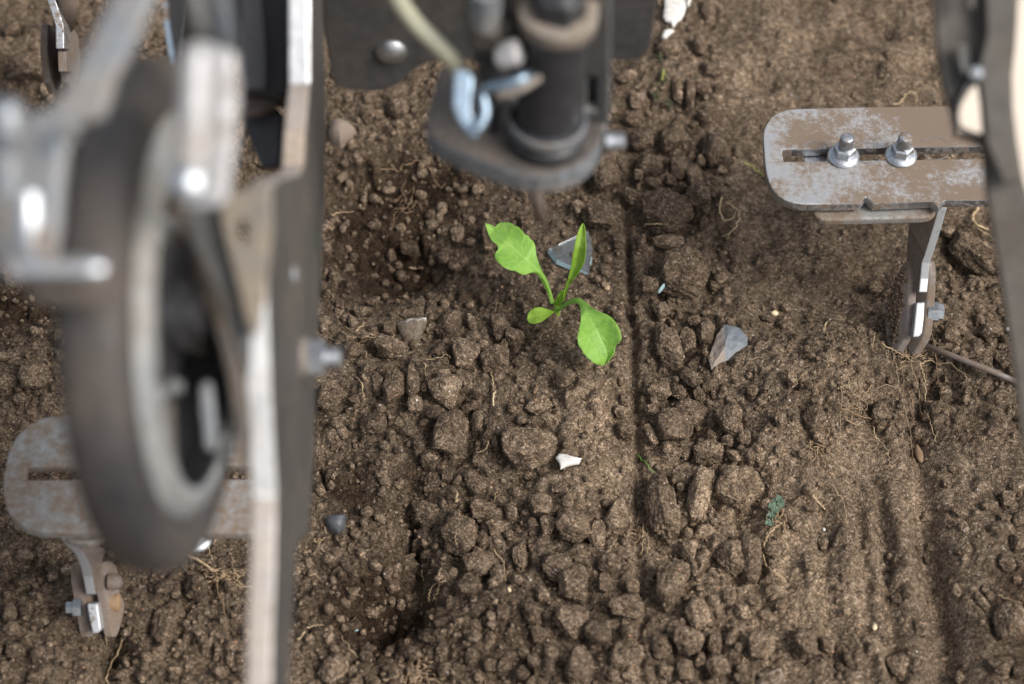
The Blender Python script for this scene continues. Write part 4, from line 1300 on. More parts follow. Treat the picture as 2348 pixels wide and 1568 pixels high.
tangle('root_tangle', cC, 870, 430, 110, 160, 9, .0003, M['root'], 'hair roots around the tuft in the groove', 10)

def leafy(name, spots, n, size, m, label, cat, kind, seed, parent=None):
    rs = random.Random(seed)
    V, Fc = [], []
    for (u, v, ru, rv) in spots:
        for i in range(n):
            p = gs(u + rs.gauss(0, .4) * ru, v + rs.gauss(0, .4) * rv, rs.uniform(.0005, .004))
            s = size * rs.uniform(.5, 1.2)
            e = Euler((rs.uniform(-.7, .7), rs.uniform(-.7, .7), rs.uniform(0, 6.28))).to_matrix()
            k = len(V)
            for j in range(7):
                a = 2 * math.pi * j / 7
                V.append(p + e @ Vector((math.cos(a) * s, math.sin(a) * s * .75, .15 * s * math.cos(2 * a))))
            Fc.append(tuple(range(k, k + 7)))
    o = link(name, V, Fc, m, parent)
    return tag(o, label, cat, kind=kind)
leafy('moss', [(1512, 130, 8, 25), (1520, 175, 12, 26), (1505, 215, 10, 20), (1535, 235, 10, 16)], 70, .0008, M['moss'], 'dull green moss in the cracks at the top', None, 'stuff', 1)
leafy('moss', [(1660, 410, 22, 14), (1420, 245, 22, 14)], 30, .0006, M['moss'], 'thin moss film on the soil near the slotted plate', None, 'stuff', 2)
leafy('moss', [(1775, 1185, 14, 24)], 50, .0008, M['moss'], 'dark moss under the cress sprig', None, 'stuff', 3)
cr = empty('cress_sprig', gs(1780, 1170), 'tiny blue-green lobed sprig beside the big squared stone-like lump', 'sprig')
for (u, v) in ((1786, 1143), (1777, 1150), (1790, 1155), (1778, 1168), (1768, 1180), (1764, 1198), (1770, 1160)):
    rs = random.Random(u)
    p = gs(u, v, .005)
    V = [p]
    for j in range(14):
        a = 2 * math.pi * j / 14
        r = .0026 * (1 if j % 3 else .72)
        V.append(p + Vector((math.cos(a) * r, math.sin(a) * r, rs.uniform(-.0005, .0008))))
    lf_ = link('leaf', V, [(0, j + 1, (j + 1) % 14 + 1) for j in range(14)], M['cress'], cr)
tube('stem', [gs(1764, 1200, .001), gs(1772, 1178, .004), gs(1780, 1160, .004), gs(1786, 1143, .004)], .0004, M['cress'], cr, 6)

# ------------------------------------------------------------------ weeding tools
def sweepbox(name, secs, m, parent, bev=0.0006, m2=None):
    """secs: list of 4-point cross sections"""
    v, f = [], []
    for s in secs:
        v += list(s)
    n = len(secs)
    for i in range(n - 1):
        for k in range(4):
            a, b = i * 4 + k, i * 4 + (k + 1) % 4
            f.append((a, b, b + 4, a + 4))
    f.append((3, 2, 1, 0))
    f.append(tuple(range(4 * n - 4, 4 * n)))
    o = link(name, v, f, m, parent)
    me = o.data
    if m2:
        me.materials.append(m2)
        for i_ in range((n - 1) * 4):
            if i_ % 4 == 0:
                me.polygons[i_].material_index = 1
    bm = bmesh.new(); bm.from_mesh(me); bmesh.ops.recalc_face_normals(bm, faces=bm.faces); bm.to_mesh(me); bm.free()
    return bevelled(o, bev)
def flange_bolt(base_, parent, sc_=1.0):
    b = lathe('nut', base_, Vector((0, 0, 1)), [(0, .0086 * sc_), (.0012, .0090 * sc_), (.0020, .0086 * sc_), (.0032, .0068 * sc_)], M['steel'], parent, 32)
    hexa = lathe('hex', base_, Vector((0, 0, 1)), [(.0026, .0062 * sc_), (.0080, .0062 * sc_), (.0088, .0052 * sc_)], M['steel'], b, 6, False)
    pr = [(.008, .0040 * sc_)]
    h = .0085
    while h < .0155:
        pr += [(h, .0040 * sc_), (h + .0006, .0034 * sc_)]
        h += .00125
    pr += [(.0160, .0038 * sc_), (.0165, .0030 * sc_)]
    sh = lathe('thread', base_, Vector((0.02, 0, 1)), pr, M['edge'], b, 20, True, False)
    for q in (hexa, sh):
        q.parent = b
        q.matrix_parent_inverse = b.matrix_world.inverted() if False else Matrix.Identity(4)
    return b
# parts made in world coordinates: a sub-part keeps them under a part that itself sits under an Empty
ZP = 0.094
tool = empty('weeding_tool', gs(2070, 800), 'weeding tool with mud-speckled slotted plate and twin discs biting the soil at right', 'weeding tool', 'weeding tools carried over the soil')
zplate('slotted_plate', [cT(*p) for p in [(2200,150),(1680,157),(1000,166),(400,181),(320,190),(250,212),(190,250),(145,310),(120,370),(114,430),(120,520),(128,640),(142,740),(165,820),(200,880),(245,930),(300,965),(370,990),(440,1000),(520,1003),(945,995),(965,970),(992,935),(1055,994),(1300,985),(1560,975),(1613,1027),(1665,967),(2200,962)]],
       ZP, .006, M['plate'], tool, .0007, me2=M['edge'], holes=[[cT(*p) for p in [(275,533),(2120,500),(2120,606),(288,635)]]])
zplate('under_plate', [cT(*p) for p in [(540,700),(538,1060),(560,1100),(600,1128),(650,1138),(1480,1116),(1545,1104),(1585,1075),(1610,1030),(1640,700)]],
       ZP - .0085, .005, M['plate_b'], tool, .0012)
zplate('shim', [cT(*p) for p in [(470,470),(470,640),(660,640),(660,470)]], ZP - .0065, .0015, M['steel'], tool, 0)
for x, y in ((800, 598), (1293, 592)):
    flange_bolt(G(*cT(x, y), ZP), tool)
for (x, y, r_) in ((560, 560, 135), (1010, 560, 125), (1590, 520, 130)):    # polished rings left by old nut positions
    k_ = S / 2.1423
    p = G(*cT(x, y), ZP + .0002)
    k2 = dep(p) / F
    v, f = [], []
    for j in range(40):
        a = 2 * math.pi * j / 40
        for q in (r_, r_ - 7):
            v.append(p + Vector((math.cos(a), math.sin(a), 0)) * q * k_ * k2)
    keep = []
    for j in range(40):
        a, b = 2 * j, 2 * ((j + 1) % 40)
        ym = (v[a].y + v[b].y) / 2 - p.y
        if abs(ym) > .0045:
            keep.append((a, a + 1, b + 1, b))
    link('wear_ring', v, keep, M['edge'], tool)
def slab(name, pts, d0, u0, k_, th, m, parent, bev=.001):
    """flat blade seen at a slant: depth grows steadily away from its near edge"""
    return prism(name, [P(u, v, d0 + k_ * abs(u - u0)) for u, v in pts], Vector((th, 0, 0)), m, parent, bev)
# blades: two parallel soil-worn discs
gb = gs(*cG(300, 1190))
ub = cG(265, 1185)[0]
xd = (ub - 1173.5) / F * dep(gb)
dp_ = [cG(*p) for p in [(350,500),(357,560),(358,640),(355,720),(347,850),(338,980),(325,1070),(300,1130),(262,1190),(235,1260),(205,1220),(185,1110),(168,1000),(160,880),(190,780),(240,650),(285,560),(325,508)]]
dn_ = dep(gb) - .011
slab('disc', dp_, dn_, cG(358, 0)[0], .00022, .0046, M['disc'], tool)
d2 = slab('disc', dp_, dn_, cG(358, 0)[0], .00022, .0046, M['disc'], tool)
d2.location.x += .0108
near = [(585,95),(548,225),(478,450),(452,520),(441,640),(430,745)]
far = [(352,95),(350,225),(338,400),(335,480),(335,640),(335,745)]
dt, db = dep(G(*cG(585, 95), ZP - .006)), dn_ - .007
secs = []
for i, (a, b) in enumerate(zip(near, far)):
    t = (a[1] - near[0][1]) / (near[-1][1] - near[0][1])
    d = dt + (db - dt) * min(1, t * 1.3)
    th = .0048
    A_, B_ = P(*cG(*a), d), P(*cG(*b), d + .016)
    secs.append([A_, A_ + Vector((th, 0, 0)), B_ + Vector((th, 0, 0)), B_])
sweepbox('arm', secs, M['disc'], tool, m2=M['brightedge'])
fplate('spacer', [cG(*p) for p in [(412,822),(476,820),(470,940),(455,1060),(430,1086),(384,1090),(398,960)]], db + .002, .012, M['brightedge'], tool)
pb = P(*cG(545, 893), db + .012)
lathe('bolt_head', pb, Vector((1, 0, 0)), [(-.004, .0058), (0.0018, .0062), (.0022, .0052), (.0050, .0050), (.0056, .0040)], M['steel'], tool, 6, False)
tube('tine_wire', [gs(*cG(430, 1130), .004), gs(*cG(700, 1235), .006), gs(*cG(980, 1345), .006), gs(*cG(1230, 1450), .005), gs(*cG(1500, 1560), .004)], .0017, M['disc'], tool)
# soil stuck on the left face of the discs
def caked(name, poly_fn, poly, x, n, parent, seed, sgn=-1):
    rs = random.Random(seed)
    bm = bmesh.new()
    for i in range(n):
        a, b, c = rs.sample(poly, 3)
        k1, k2 = rs.random(), rs.random()
        u = a[0] + (b[0] - a[0]) * k1 + (c[0] - a[0]) * k2 * .5
        v = a[1] + (b[1] - a[1]) * k1 + (c[1] - a[1]) * k2 * .5
        u, v = poly_fn(u, v)
        p = P(u, v, dn_ + .00022 * abs(u - cG(358, 0)[0]))
        r = rs.uniform(.0004, .0013)
        bmesh.ops.create_icosphere(bm, subdivisions=1, radius=r, matrix=Matrix.Translation(p + Vector((sgn * r * .3, 0, 0))) @ Euler((rs.random() * 6, rs.random() * 6, 0)).to_matrix().to_4x4())
    me = bpy.data.meshes.new(name)
    bm.to_mesh(me); bm.free()
    me.materials.append(M['clod'])
    o = bpy.data.objects.new(name, me)
    col.objects.link(o)
    o.color = (0.6, 0, 0, 1)
    o.parent = parent
    o.matrix_parent_inverse = Matrix.Translation(-parent.location)
    o['kind'] = 'stuff'
caked('caked_soil', cG, [(320,560),(250,680),(200,800),(180,930),(300,900),(320,720),(260,1040),(230,1150)], None, 420, tool, 3)

# left tool
tool2 = empty('weeding_tool', gs(225, 1440), 'weeding tool with dull slotted plate behind the wheel and bright-edged discs at lower left', 'weeding tool', 'weeding tools carried over the soil')
zplate('slotted_plate', [(640, 955), (300, 950), (150, 948), (105, 955), (68, 970), (38, 1000), (20, 1035), (8, 1090), (6, 1130), (14, 1165), (32, 1193), (62, 1212), (100, 1220), (200, 1221), (640, 1222)],
       ZP, .006, M['plate_b'], tool2, .0012, holes=[[(60, 1070), (600, 1066), (600, 1097), (60, 1099)]])
flange_bolt(G(448, 1235, ZP - .012), tool2)
zplate('under_plate', [(150, 1190), (135, 1225), (160, 1240), (200, 1246), (235, 1236), (250, 1190)], ZP - .0085, .005, M['plate_b'], tool2, .001)
g2 = gs(*cI(980, 935))
x2 = (cI(960, 930)[0] - 1173.5) / F * dep(g2)
q2 = [cI(*p) for p in [(882,330),(878,400),(882,480),(900,600),(922,720),(945,850),(965,960),(1000,960),(1025,900),(1045,830),(1066,740),(1070,690),(1062,640),(1030,580),(1016,520),(1014,400),(1000,350),(960,312),(915,308)]]
dl_ = dep(g2) - .018
slab('disc', q2, dl_, cI(878, 0)[0], .00022, -.0048, M['disc'], tool2)
d3 = slab('disc', q2, dl_, cI(878, 0)[0], .00022, -.0048, M['disc'], tool2)
d3.location.x -= .0125
lens_d = dl_ - .006
near = [(505,95),(560,170),(640,250),(685,345),(705,440),(735,592)]
far = [(780,110),(830,170),(905,215),(870,330),(850,440),(850,592)]
dt2 = dep(G(*cI(505, 95), ZP - .006))
secs = []
for i, (a, b) in enumerate(zip(near, far)):
    t = (a[1] - near[0][1]) / (near[-1][1] - near[0][1])
    d = dt2 + (lens_d - dt2) * min(1, t * 1.2)
    th = .0050
    A_ = P(*cI(*a), d)
    B_ = P(*cI(b[0], b[1]), d + .014)
    secs.append([A_, A_ + Vector((th, 0, 0)), B_, B_ - Vector((th, 0, 0))])
sweepbox('arm', secs, M['disc'], tool2, m2=M['brightedge'])
fplate('spacer', [cI(*p) for p in [(742,672),(832,670),(848,780),(862,890),(840,925),(792,928),(762,800)]], lens_d + .001, .012, M['brightedge'], tool2)
lathe('bolt_head', P(*cI(975, 485), lens_d + .008), Vector((1, 0, 0)), [(-.003, .0042), (.0015, .0042), (.0035, .0030), (.0042, .0010)], M['disc'], tool2, 20)
lathe('bearing_cap', P(*cI(1005, 660), lens_d + .014), Vector((1, 0, 0)), [(-.005, .0050), (.0004, .0050), (.0012, .0040), (.0016, .0010)], M['amber'], tool2, 28)
lathe('bolt_end', P(*cI(668, 705), lens_d + .006), Vector((-1, 0, 0)), [(-.002, .0048), (.0022, .0050), (.0026, .0034), (.0060, .0034)], M['steel'], tool2, 6, False)

# far left tool
tool3 = empty('weeding_tool', gs(135, 215), 'small far weeding tool with bright bent strip at the top left corner', 'weeding tool', 'weeding tools carried over the soil')
def seccam(pts, d, th, deepv, m, nm, parent):
    secs = [[P(u, v, d), P(u, v, d) + Vector((th, 0, 0)), P(u + 16, v + 2, d + deepv) + Vector((th, 0, 0)), P(u + 16, v + 2, d + deepv)] for u, v in pts]
    return sweepbox(nm, secs, m, parent)
seccam([(100, -60), (108, 0), (118, 30), (127, 60), (128, 112)], 1.26, .0048, .04, M['edge'], 'arm', tool3)
seccam([(132, 118), (134, 165)], 1.265, .0048, .04, M['disc'], 'spacer', tool3)
tube('tube', [P(158, -60, 1.24), P(152, 0, 1.27), P(147, 55, 1.30)], .0065, M['palestone'], tool3, 20)
xq = (153 - 1173.5) / F * 1.30
xplate('disc', [(152, 55), (150, 120), (158, 190), (168, 215), (180, 200), (186, 140), (180, 80), (165, 58)], xq, -.0045, M['disc'], tool3, .001)
d4 = xplate('disc', [(152, 55), (150, 120), (158, 190), (168, 215), (180, 200), (186, 140), (180, 80), (165, 58)], xq, -.0045, M['disc'], tool3, .001)
d4.location.x -= .0105

# ------------------------------------------------------------------ wheel
DW, RW = .76, .088
wc = P(365, 722, DW)
xr, xl = -.1105, -.1312
wheel = empty('wheel', Vector(((xr + xl) / 2, wc.y, wc.z)), 'dusty grey rubber wheel with pale rim hanging in front of the upright post', 'wheel')
def ring(name, prof, m, parent, seg=96, smooth=True):
    """closed profile of (x, radius) turned round the wheel's axis"""
    n = len(prof)
    v, f = [], []
    for k in range(seg):
        a = 2 * math.pi * k / seg
        for (x, r) in prof:
            v.append(Vector((x, wc.y + r * math.cos(a), wc.z + r * math.sin(a))))
    for k in range(seg):
        for j in range(n):
            a, b = k * n + j, k * n + (j + 1) % n
            c, d = ((k + 1) % seg) * n + (j + 1) % n, ((k + 1) % seg) * n + j
            f.append((a, b, c, d))
    o = link(name, v, f, m, parent, smooth)
    o.data.set_sharp_from_angle(angle=R(50))
    return o
cx_, hw = (xr + xl) / 2, (xl - xr) / -2
tp = []
for j in range(28):
    a = 2 * math.pi * j / 28
    ca, sa = math.cos(a), math.sin(a)
    tp.append((cx_ + (hw + .001) * math.copysign(abs(ca) ** .75, ca), RW - .0100 + .0100 * math.copysign(abs(sa) ** .8, sa)))
ring('tyre', tp, M['rubber'], wheel)
ring('rim', [(xr - .006, .0690), (xr - .001, .0700), (xr + .0020, .0675), (xr + .0040, .0640), (xr + .0044, .0605), (xr + .0030, .0590), (xr + .001, .0600), (xr - .006, .0640)], M['rim'], wheel)
ring('rim_well', [(xr + .0024, .0588), (xr - .009, .0572), (xr - .011, .0582), (xr + .000, .0598)], M['black'], wheel)
ring('wheel_disc', [(xr - .0085, .0578), (xr - .0130, .050), (xr - .0125, .030), (xr - .006, .020), (xr - .006, .004), (xr - .009, .004), (xr - .010, .020), (xr - .015, .030), (xr - .016, .050), (xr - .0115, .0578)], M['black'], wheel)
for k in range(6):
    a = 2 * math.pi * k / 6 + .3
    lathe('bolt', Vector((xr - .0128, wc.y + .033 * math.cos(a), wc.z + .033 * math.sin(a))), Vector((1, 0, 0)), [(0, .0036), (.003, .0036), (.0034, .0024), (.0055, .0024)], M['rim'], wheel, 6, False)
lathe('hub', Vector((xr - .009, wc.y, wc.z)), Vector((1, 0, 0)), [(0, .013), (.008, .012), (.009, .008), (.013, .0075)], M['black'], wheel, 28)
ring('hub_flange', [(xr - .0118, .031), (xr - .0100, .030), (xr - .0095, .024), (xr - .0115, .0225), (xr - .0135, .0235)], M['rim'], wheel)
for k in range(5):
    a = 2 * math.pi * k / 5 + .1
    pa_, pb_ = Vector((xr - .010, wc.y + .030 * math.cos(a), wc.z + .030 * math.sin(a))), Vector((xr - .008, wc.y + .0585 * math.cos(a), wc.z + .0585 * math.sin(a)))
    tube('spoke', [pa_, pa_.lerp(pb_, .5), pb_], [.0045, .0034, .0042], M['dark'], wheel, 10)
wheel.rotation_mode = 'QUATERNION'
from mathutils import Quaternion
wheel.rotation_quaternion = Quaternion(UP, R(-5.5))

# fork left of the wheel
fork = empty('wheel_fork', P(80, 620, .66), 'blue-grey curved fork arm with tubes and a bright round pin left of the wheel', 'wheel fork')
fplate('arm_plate', [(262, -80), (250, 0), (215, 70), (175, 150), (140, 215), (105, 250), (60, 262), (-60, 262), (-60, 610), (60, 600), (120, 590), (132, 520), (138, 430), (150, 330), (170, 285), (232, 270), (258, 180), (310, 90), (345, 0), (365, -80)], .665, .010, M['bluegrey'], fork, .002, me2=M['grey'])
tube('edge_strip', smoothpath([P(292, -80, .655), P(262, 0, .655), P(225, 80, .655), (P(180, 165, .655)), P(140, 230, .655), P(92, 270, .655), P(40, 275, .655)], 6), .0016, M['beige'], fork, None)if False else None
lathe('tube', P(70, 620, .648), (UP * 1.0 + VIEW * -.15), [(0, .0042), (.001, .0050), (.022, .0050), (.0235, .004)], M['steel'], fork, 28)
lathe('tube', P(22, 600, .650), (UP * 1.0 + VIEW * -.15), [(0, .0040), (.001, .0048), (.030, .0048), (.0315, .004)], M['bluegrey'], fork, 28)
lathe('bolt', P(18, 300, .652), (UP * 1.0 + VIEW * -.4), [(0, .0056), (.005, .0058), (.0085, .0054), (.010, .002)], M['steel'], fork, 24)
lathe('bolt', P(157, 300, .652), (UP * .6 + VIEW * -.8), [(-.002, .0030), (.003, .0030), (.004, .002)], M['bluegrey'], fork, 20)
lathe('pin', P(20, 618, .640), Vector((1, 0, 0)), [(0, .0035), (.0225, .0036), (.026, .0034), (.028, .0022), (.0285, .0006)], M['steel'], fork, 28)
fplate('foot_plate', [(55, 655), (100, 632), (215, 632), (262, 650), (268, 690), (225, 702), (110, 700), (60, 688)], .652, .006, M['dark'], fork, .002)

# ------------------------------------------------------------------ upright post and what is bolted to it
XP = -.085
post = empty('upright_post', P(620, 1568, .78), 'tall folded steel post with bright edge and side bolt standing right of the wheel', 'post')
pp_ = xplate('post_plate', [(712, -90), (712, 150), (712, 192), (702, 300), (698, 380), (688, 400), (640, 412), (626, 430), (625, 520), (616, 640), (615, 700), (620, 860), (628, 1000), (636, 1140), (634, 1200), (632, 1300), (626, 1450), (622, 1700), (650, 1700), (663, 1560), (672, 1400), (682, 1245), (708, 1228), (716, 1120), (722, 980), (727, 800), (736, 650), (742, 540), (745, 400), (748, 250), (744, 120), (738, -90)],
       XP, -.0095, M['post'], post, .0014, me2=M['postedge'])
pp_.data.materials.append(M['tanedge'])          # uneven reflections painted as tan and pale runs of the edge
for p_ in pp_.data.polygons:
    if p_.material_index == 1:
        v_ = proj(p_.center)[1]
        if 192 < v_ < 690 or v_ > 1145:
            p_.material_index = 2
db_ = -XP * F / (1173.5 - 690)
pbn = Vector((XP, *(CAM + ray(690, 820) * db_)[1:]))
lathe('washer', pbn, Vector((1, 0, 0)), [(0, .0085), (.0030, .0085), (.0032, .007)], M['beige'], post, 28)
lathe('nut', pbn, Vector((1, 0, 0)), [(.0032, .0078), (.0095, .0078), (.0100, .006)], M['steel'], post, 6, False)
lathe('bolt_end', pbn, Vector((1, 0, 0)), [(.0098, .0042), (.0160, .0042), (.0166, .003)], M['steel'], post, 24)
lathe('rivet', Vector((XP, *(CAM + ray(672, 630) * (-XP * F / (1173.5 - 672)))[1:])), Vector((1, 0, 0)), [(0, .0035), (.0015, .003), (.002, .001)], M['bluegrey'], post, 20)
fplate('gusset', [(500, 452), (560, 432), (618, 420), (624, 520), (612, 620), (600, 700), (586, 770), (570, 760), (552, 690), (528, 600), (508, 520)], .745, .006, M['olive'], post, .0015,
       holes=[[(548, 500), (562, 505), (566, 545), (552, 560), (540, 535)]])
fplate('strut', [(408, 478), (480, 478), (505, 520), (530, 610), (556, 700), (575, 770), (566, 870), (548, 820), (520, 735), (480, 650), (440, 565)], .752, .006, M['post'], post, .0015)
fplate('rear_web', [(440, 560), (470, 600), (510, 700), (545, 830), (560, 900), (575, 1000), (560, 1100), (540, 1000), (520, 860), (480, 720), (440, 640)], .775, .006, M['dark'], post, .001)

fplate('tab', [(457, 885), (470, 872), (484, 880), (492, 960), (496, 1030), (482, 1036), (468, 1028), (460, 950)], .768, .004, M['bluegrey'], post, .001)
# clevis and rod above the wheel
clev = empty('lift_rod', P(465, 480, .66), 'upright lifting rod in a pale steel clevis over the top of the wheel', 'lift rod')
fplate('clevis_plate', [(405, 150), (415, 110), (440, 92), (475, 92), (500, 108), (538, 112), (545, 200), (538, 330), (528, 400), (520, 455), (500, 475), (440, 478), (412, 468), (400, 420), (398, 300)], .668, .006, M['grey'], clev, .002)
lathe('barrel', P(437, 455, .655), UP * 1.0 + Vector((.04, 0, 0)), [(0, .0040), (.002, .0052), (.040, .0050), (.043, .0042), (.0445, .002)], M['grey'], clev, 28)
lathe('bolt', P(505, 260, .656), VIEW * -1, [(0, .0042), (.002, .0040), (.003, .002)], M['grey'], clev, 24)
lathe('bolt', P(428, 420, .648), VIEW * -1, [(0, .0052), (.002, .0050), (.0035, .003), (.004, .001)], M['steel'], clev, 24)
tube('rod', [P(520, 130, .69), P(512, 60, .68), P(500, -20, .67), P(490, -100, .66)], .0035, M['bluegrey'], clev, None, 20) if False else tube('rod', [P(520, 130, .69), P(512, 60, .68), P(500, -20, .67), P(490, -100, .66)], .0035, M['bluegrey'], clev, 20)
tube('rod', [P(455, 110, .70), P(450, 50, .70), P(440, -20, .70), P(432, -100, .70)], .0045, M['post'], clev, 20)

# black seed housing between wheel and post
hs = empty('seed_housing', P(600, 390, 1.0), 'black seed housing seen in the gap between rod and post at the top', 'seed housing')
fplate('box', [(545, -90), (672, -90), (668, 100), (662, 215), (640, 222), (555, 215), (548, 100)], .98, .05, M['black'], hs, .002)
fplate('inner_panel', [(548, -90), (590, -90), (612, 120), (612, 205), (556, 208)], .965, .004, M['blackgloss'], hs, .001)
fplate('spout', [(560, 235), (618, 232), (650, 265), (645, 380), (600, 388), (580, 340), (552, 270)], 1.02, .02, M['blackgloss'], hs, .002)
fplate('spout_shell', [(548, 215), (612, 212), (640, 235), (600, 262), (560, 268)], 1.0, .01, M['disc'], hs, .002)
fplate('guard', [(385, -90), (430, -90), (420, 60), (412, 150), (402, 165), (392, 120), (380, 20)], 1.0, .02, M['black'], hs, .001)
fplate('guard_edge', [(369, -90), (376, -90), (388, 60), (404, 160), (400, 165), (392, 150), (378, 60)], .995, .002, M['zincblue'], hs, 0)
fplate('guard', [(430, -90), (545, -90), (545, 100), (520, 200), (470, 110)], .99, .01, M['dark'], hs, .001)

# ------------------------------------------------------------------ grey sheet behind the seeder
def yplate(name, uv, y, th, m, parent=None, bev=.0008, holes=None, me2=None):
    def f(q):
        r = []
        for u, v in q:
            k = ray(u, v)
            r.append(CAM + k * ((y - CAM.y) / k.y))
        return r
    return prism(name, f(uv), Vector((0, th, 0)), m, parent, bev, [f(h) for h in holes] if holes else None, me2)
ys_ = P(900, 200, 1.07).y
sheet = empty('guard_sheet', P(900, 200, 1.07), 'dark grey sheet with notched lower edge hanging behind the seeder', 'sheet')
yplate('sheet', [(732, -120), (742, 60), (752, 120), (758, 170), (772, 198), (800, 207), (850, 210), (885, 207), (915, 192), (940, 168), (962, 152), (985, 143), (1010, 138), (1100, 138), (1400, 138), (1455, 139), (1478, 130), (1490, 108), (1500, 50), (1512, -40), (1515, -120)], ys_, .003, M['shield'], sheet, .001)
lathe('rivet', Vector(((900 - 1173.5) / F * 1.06, ys_, P(900, 62, 1.06).z)), Vector((0, -1, 0)), [(0, .0075), (.001, .0075), (.003, .0058), (.004, .003), (.0043, .001)], M['steel'], sheet, 28)

# ------------------------------------------------------------------ seeder head
zs0 = CAM.z + ray(1230, 400).z * .905
seeder = empty('seeder_head', G(1240, 380, zs0), 'seeder head with rounded base plate, dark cylinder, ribbed boot and milky hose', 'seeder')
zplate('base_plate', [(1010, 150), (995, 200), (982, 250), (975, 285), (980, 303), (1005, 322), (1050, 345), (1100, 366), (1150, 384), (1195, 396), (1235, 401), (1280, 398), (1320, 386), (1350, 365), (1372, 338), (1386, 300), (1393, 250), (1396, 180)], zs0, .012, M['platetop'], seeder, .002, me2=M['bluegrey'])
yb = G(1300, 285, zs0).y
yplate('back_plate', [(1180, -120), (1400, -120), (1400, 60), (1398, 285), (1310, 300), (1185, 300)], yb, .006, M['shield'], seeder, .0015, me2=M['bluegrey'], holes=[[(1345, 178), (1368, 178), (1368, 255), (1345, 255)]])
yplate('slot_shade', [(1340, 170), (1374, 170), (1374, 262), (1340, 262)], yb + .0065, .002, M['black'], seeder, 0)  # black sheet painted in for the dark inside the slot
cb = G(1250, 320, zs0)
kq = dep(cb) / F
lathe('cylinder', cb, Vector((0.06, .02, 1)), [(0, 88 * kq), (.006, 90 * kq), (.007, 80 * kq), (.009, 78 * kq), (.0095, 86 * kq), (.014, 86 * kq), (.0145, 74 * kq), (.030, 72 * kq), (.066, 72 * kq)], M['blackgloss'], seeder, 48)
lathe('clamp_ring', cb, Vector((0.06, .02, 1)), [(.0098, 88 * kq), (.0100, 90 * kq), (.0135, 90 * kq), (.0138, 87 * kq)], M['bluegrey'], seeder, 48)
ct = cb + Vector((.06, .02, 1)) * .0655
lathe('collar', ct, Vector((0.06, .02, 1)), [(0, 82 * kq), (.001, 86 * kq), (.0065, 86 * kq), (.007, 80 * kq)], M['beige'], seeder, 48)
lathe('top_nut', ct, Vector((0.06, .02, 1)), [(.0068, 60 * kq), (.016, 60 * kq), (.017, 52 * kq)], M['blackgloss'], seeder, 6, False)
lathe('top_bolt', ct, Vector((0.06, .02, 1)), [(.016, 34 * kq), (.022, 34 * kq), (.0235, 24 * kq), (.024, 4 * kq)], M['steel'], seeder, 28)
zc_ = ct.z + .0062
zplate('collar_arm', [(1296, 62), (1336, 64), (1372, 20), (1388, -60), (1325, -60), (1312, 0)], zc_ - .0012, .004, M['beige'], seeder, .001)
bp = smoothpath([P(1172, 235, .90), P(1150, 170, .895), P(1125, 90, .885), P(1112, 20, .875), P(1108, -100, .86)], 9)
rr_ = [(.0092 if (i // 2) % 2 else .0080) for i in range(len(bp))]
tube('ribbed_boot', bp, rr_, M['blackgloss'], seeder, 28)
tube('milky_hose', smoothpath([P(885, -100, .86), P(910, -10, .87), P(950, 50, .88), (P(1000, 100, .885)), P(1040, 140, .89), P(1056, 170, .90)], 6), .0036, M['hose'], seeder, 20)
fplate('clamp', [(1040, 160), (1066, 158), (1085, 175), (1083, 205), (1078, 250), (1090, 285), (1098, 300), (1090, 318), (1075, 312), (1050, 280), (1036, 245), (1038, 200)], .868, .004, M['zincblue'], seeder, .001)
tube('clamp_strap', smoothpath([P(1092, 300, .865), P(1112, 262, .865), P(1108, 215, .865), P(1130, 200, .862), P(1165, 193, .86), P(1200, 178, .86), P(1212, 172, .865)], 5), .0021, M['zincblue'], seeder, 14)
tube('drop_pin', [P(1224, 420, .95), P(1230, 455, .965), P(1236, 500, .98)], [.0034, .0030, .0022], M['disc'], seeder, 20)
fplate('side_block', [(1128, 60), (1178, 50), (1190, 120), (1186, 290), (1150, 300), (1128, 240)], .93, .02, M['black'], seeder, .002)
lathe('elbow', P(1140, 135, .866), Vector((1, .2, .3)), [(0, .0040), (.003, .0055), (.008, .0058), (.010, .0040)], M['grey'], seeder, 20)
tube('strap', smoothpath([P(1140, 218, .862), P(1175, 212, .86), P(1205, 198, .86), P(1235, 178, .865)], 4), .0018, M['beige'], seeder, 10)
lathe('fitting', P(1112, 30, .862), Vector((.05, 0, 1)), [(-.006, .0060), (.004, .0064), (.012, .0060)], M['bluegrey'], seeder, 24)
lathe('union_nut', P(1124, 70, .875), Vector((.1, 0, 1)), [(-.004, .0090), (.004, .0090), (.005, .0075)], M['dark'], seeder, 6, False)
tube('cable', smoothpath([P(1160, -100, .88), P(1165, 0, .885), P(1175, 90, .895), P(1168, 180, .905), P(1140, 250, .915), P(1130, 300, .92)], 6), .0019, M['black'], seeder, 12)
fplate('inner_lug', [(1285, 240), (1335, 250), (1345, 330), (1310, 352), (1280, 340)], .93, .008, M['dark'], seeder, .001)
lathe('side_bolt', G(1388, 325, zs0 - .004), Vector((1, 0, 0)), [(0, .0045), (.003, .0045), (.0034, .0035), (.0075, .0038), (.0082, .002)], M['steel'], seeder, 20)
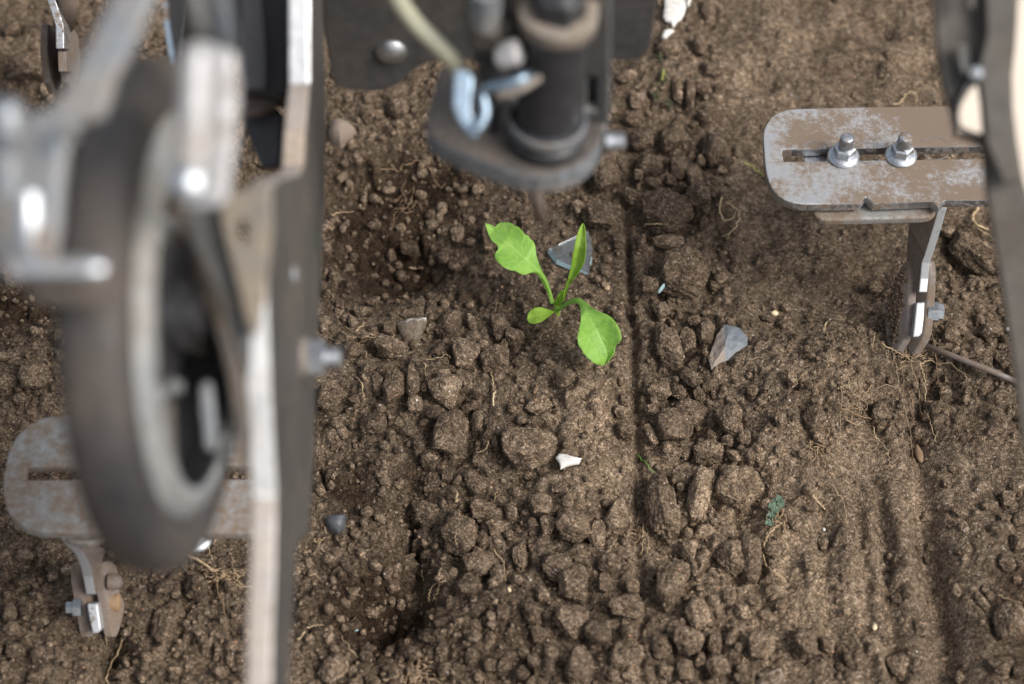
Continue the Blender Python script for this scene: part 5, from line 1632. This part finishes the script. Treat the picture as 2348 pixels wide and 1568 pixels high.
lathe('side_bolt', G(985, 300, zs0 - .005), Vector((-1, 0, 0)), [(-.004, .0040), (.001, .0040), (.0016, .0025)], M['bluegrey'], seeder, 20)

# ------------------------------------------------------------------ bracket at the right edge
br = empty('side_bracket', P(2330, 900, .88), 'dark brown-grey bent bracket with triangular gap along the right edge', 'bracket')
fplate('bracket_plate', [(2143, -60), (2145, 40), (2150, 110), (2162, 190), (2178, 240), (2188, 285), (2205, 308), (2232, 322), (2256, 338), (2262, 430), (2275, 520), (2296, 640), (2318, 790), (2338, 940), (2352, 1040), (2440, 1040), (2440, 620), (2375, 500), (2347, 410), (2333, 330), (2323, 245), (2321, 170), (2329, 100), (2338, -60)],
       .88, .006, M['bronze'], br, .0012, holes=[[(2238, 193), (2246, 193), (2252, 240), (2257, 307), (2230, 300), (2205, 290), (2196, 272), (2204, 240), (2222, 208)]])
fplate('web', [(2258, -60), (2334, -60), (2326, 60), (2317, 160), (2319, 245), (2328, 330), (2340, 420), (2300, 420), (2262, 330), (2254, 240), (2247, 188), (2236, 186), (2262, 80)], .870, .004, M['bronze'], br, .001)
fplate('lip', [(2190, 290), (2194, 240), (2210, 200), (2226, 185), (2236, 188), (2218, 206), (2202, 238), (2194, 272), (2204, 294), (2256, 312), (2258, 320), (2200, 302)], .874, .006, M['post'], br, .0005)
seccam([(2196, 100), (2201, 140), (2206, 172)], .872, .0012, .003, M['post'], 'highlight_strip', br)  # thin strip that paints a highlight onto the bracket
lathe('bolt', P(2222, 18, .868), UP * 1.0, [(0, .0020), (.012, .0020), (.013, .001)], M['post'], br, 20)
lathe('rivet', P(2236, 228 - 60, .868), VIEW * -1, [(-.001, .0028), (.001, .0026), (.0015, .001)], M['bluegrey'], br, 20)
pan = empty('pale_panel', P(2300, 300, .97), 'pale cream panel glimpsed through the gap and beyond the right bracket', 'panel')
fplate('panel', [(2188, 130), (2240, 60), (2300, -60), (2480, -60), (2480, 640), (2400, 620), (2300, 460), (2262, 330), (2190, 310)], .97, .01, simple('cream_paint', (0.62, 0.54, 0.45), 0.5, var=0.06, scale=20), pan, .001)
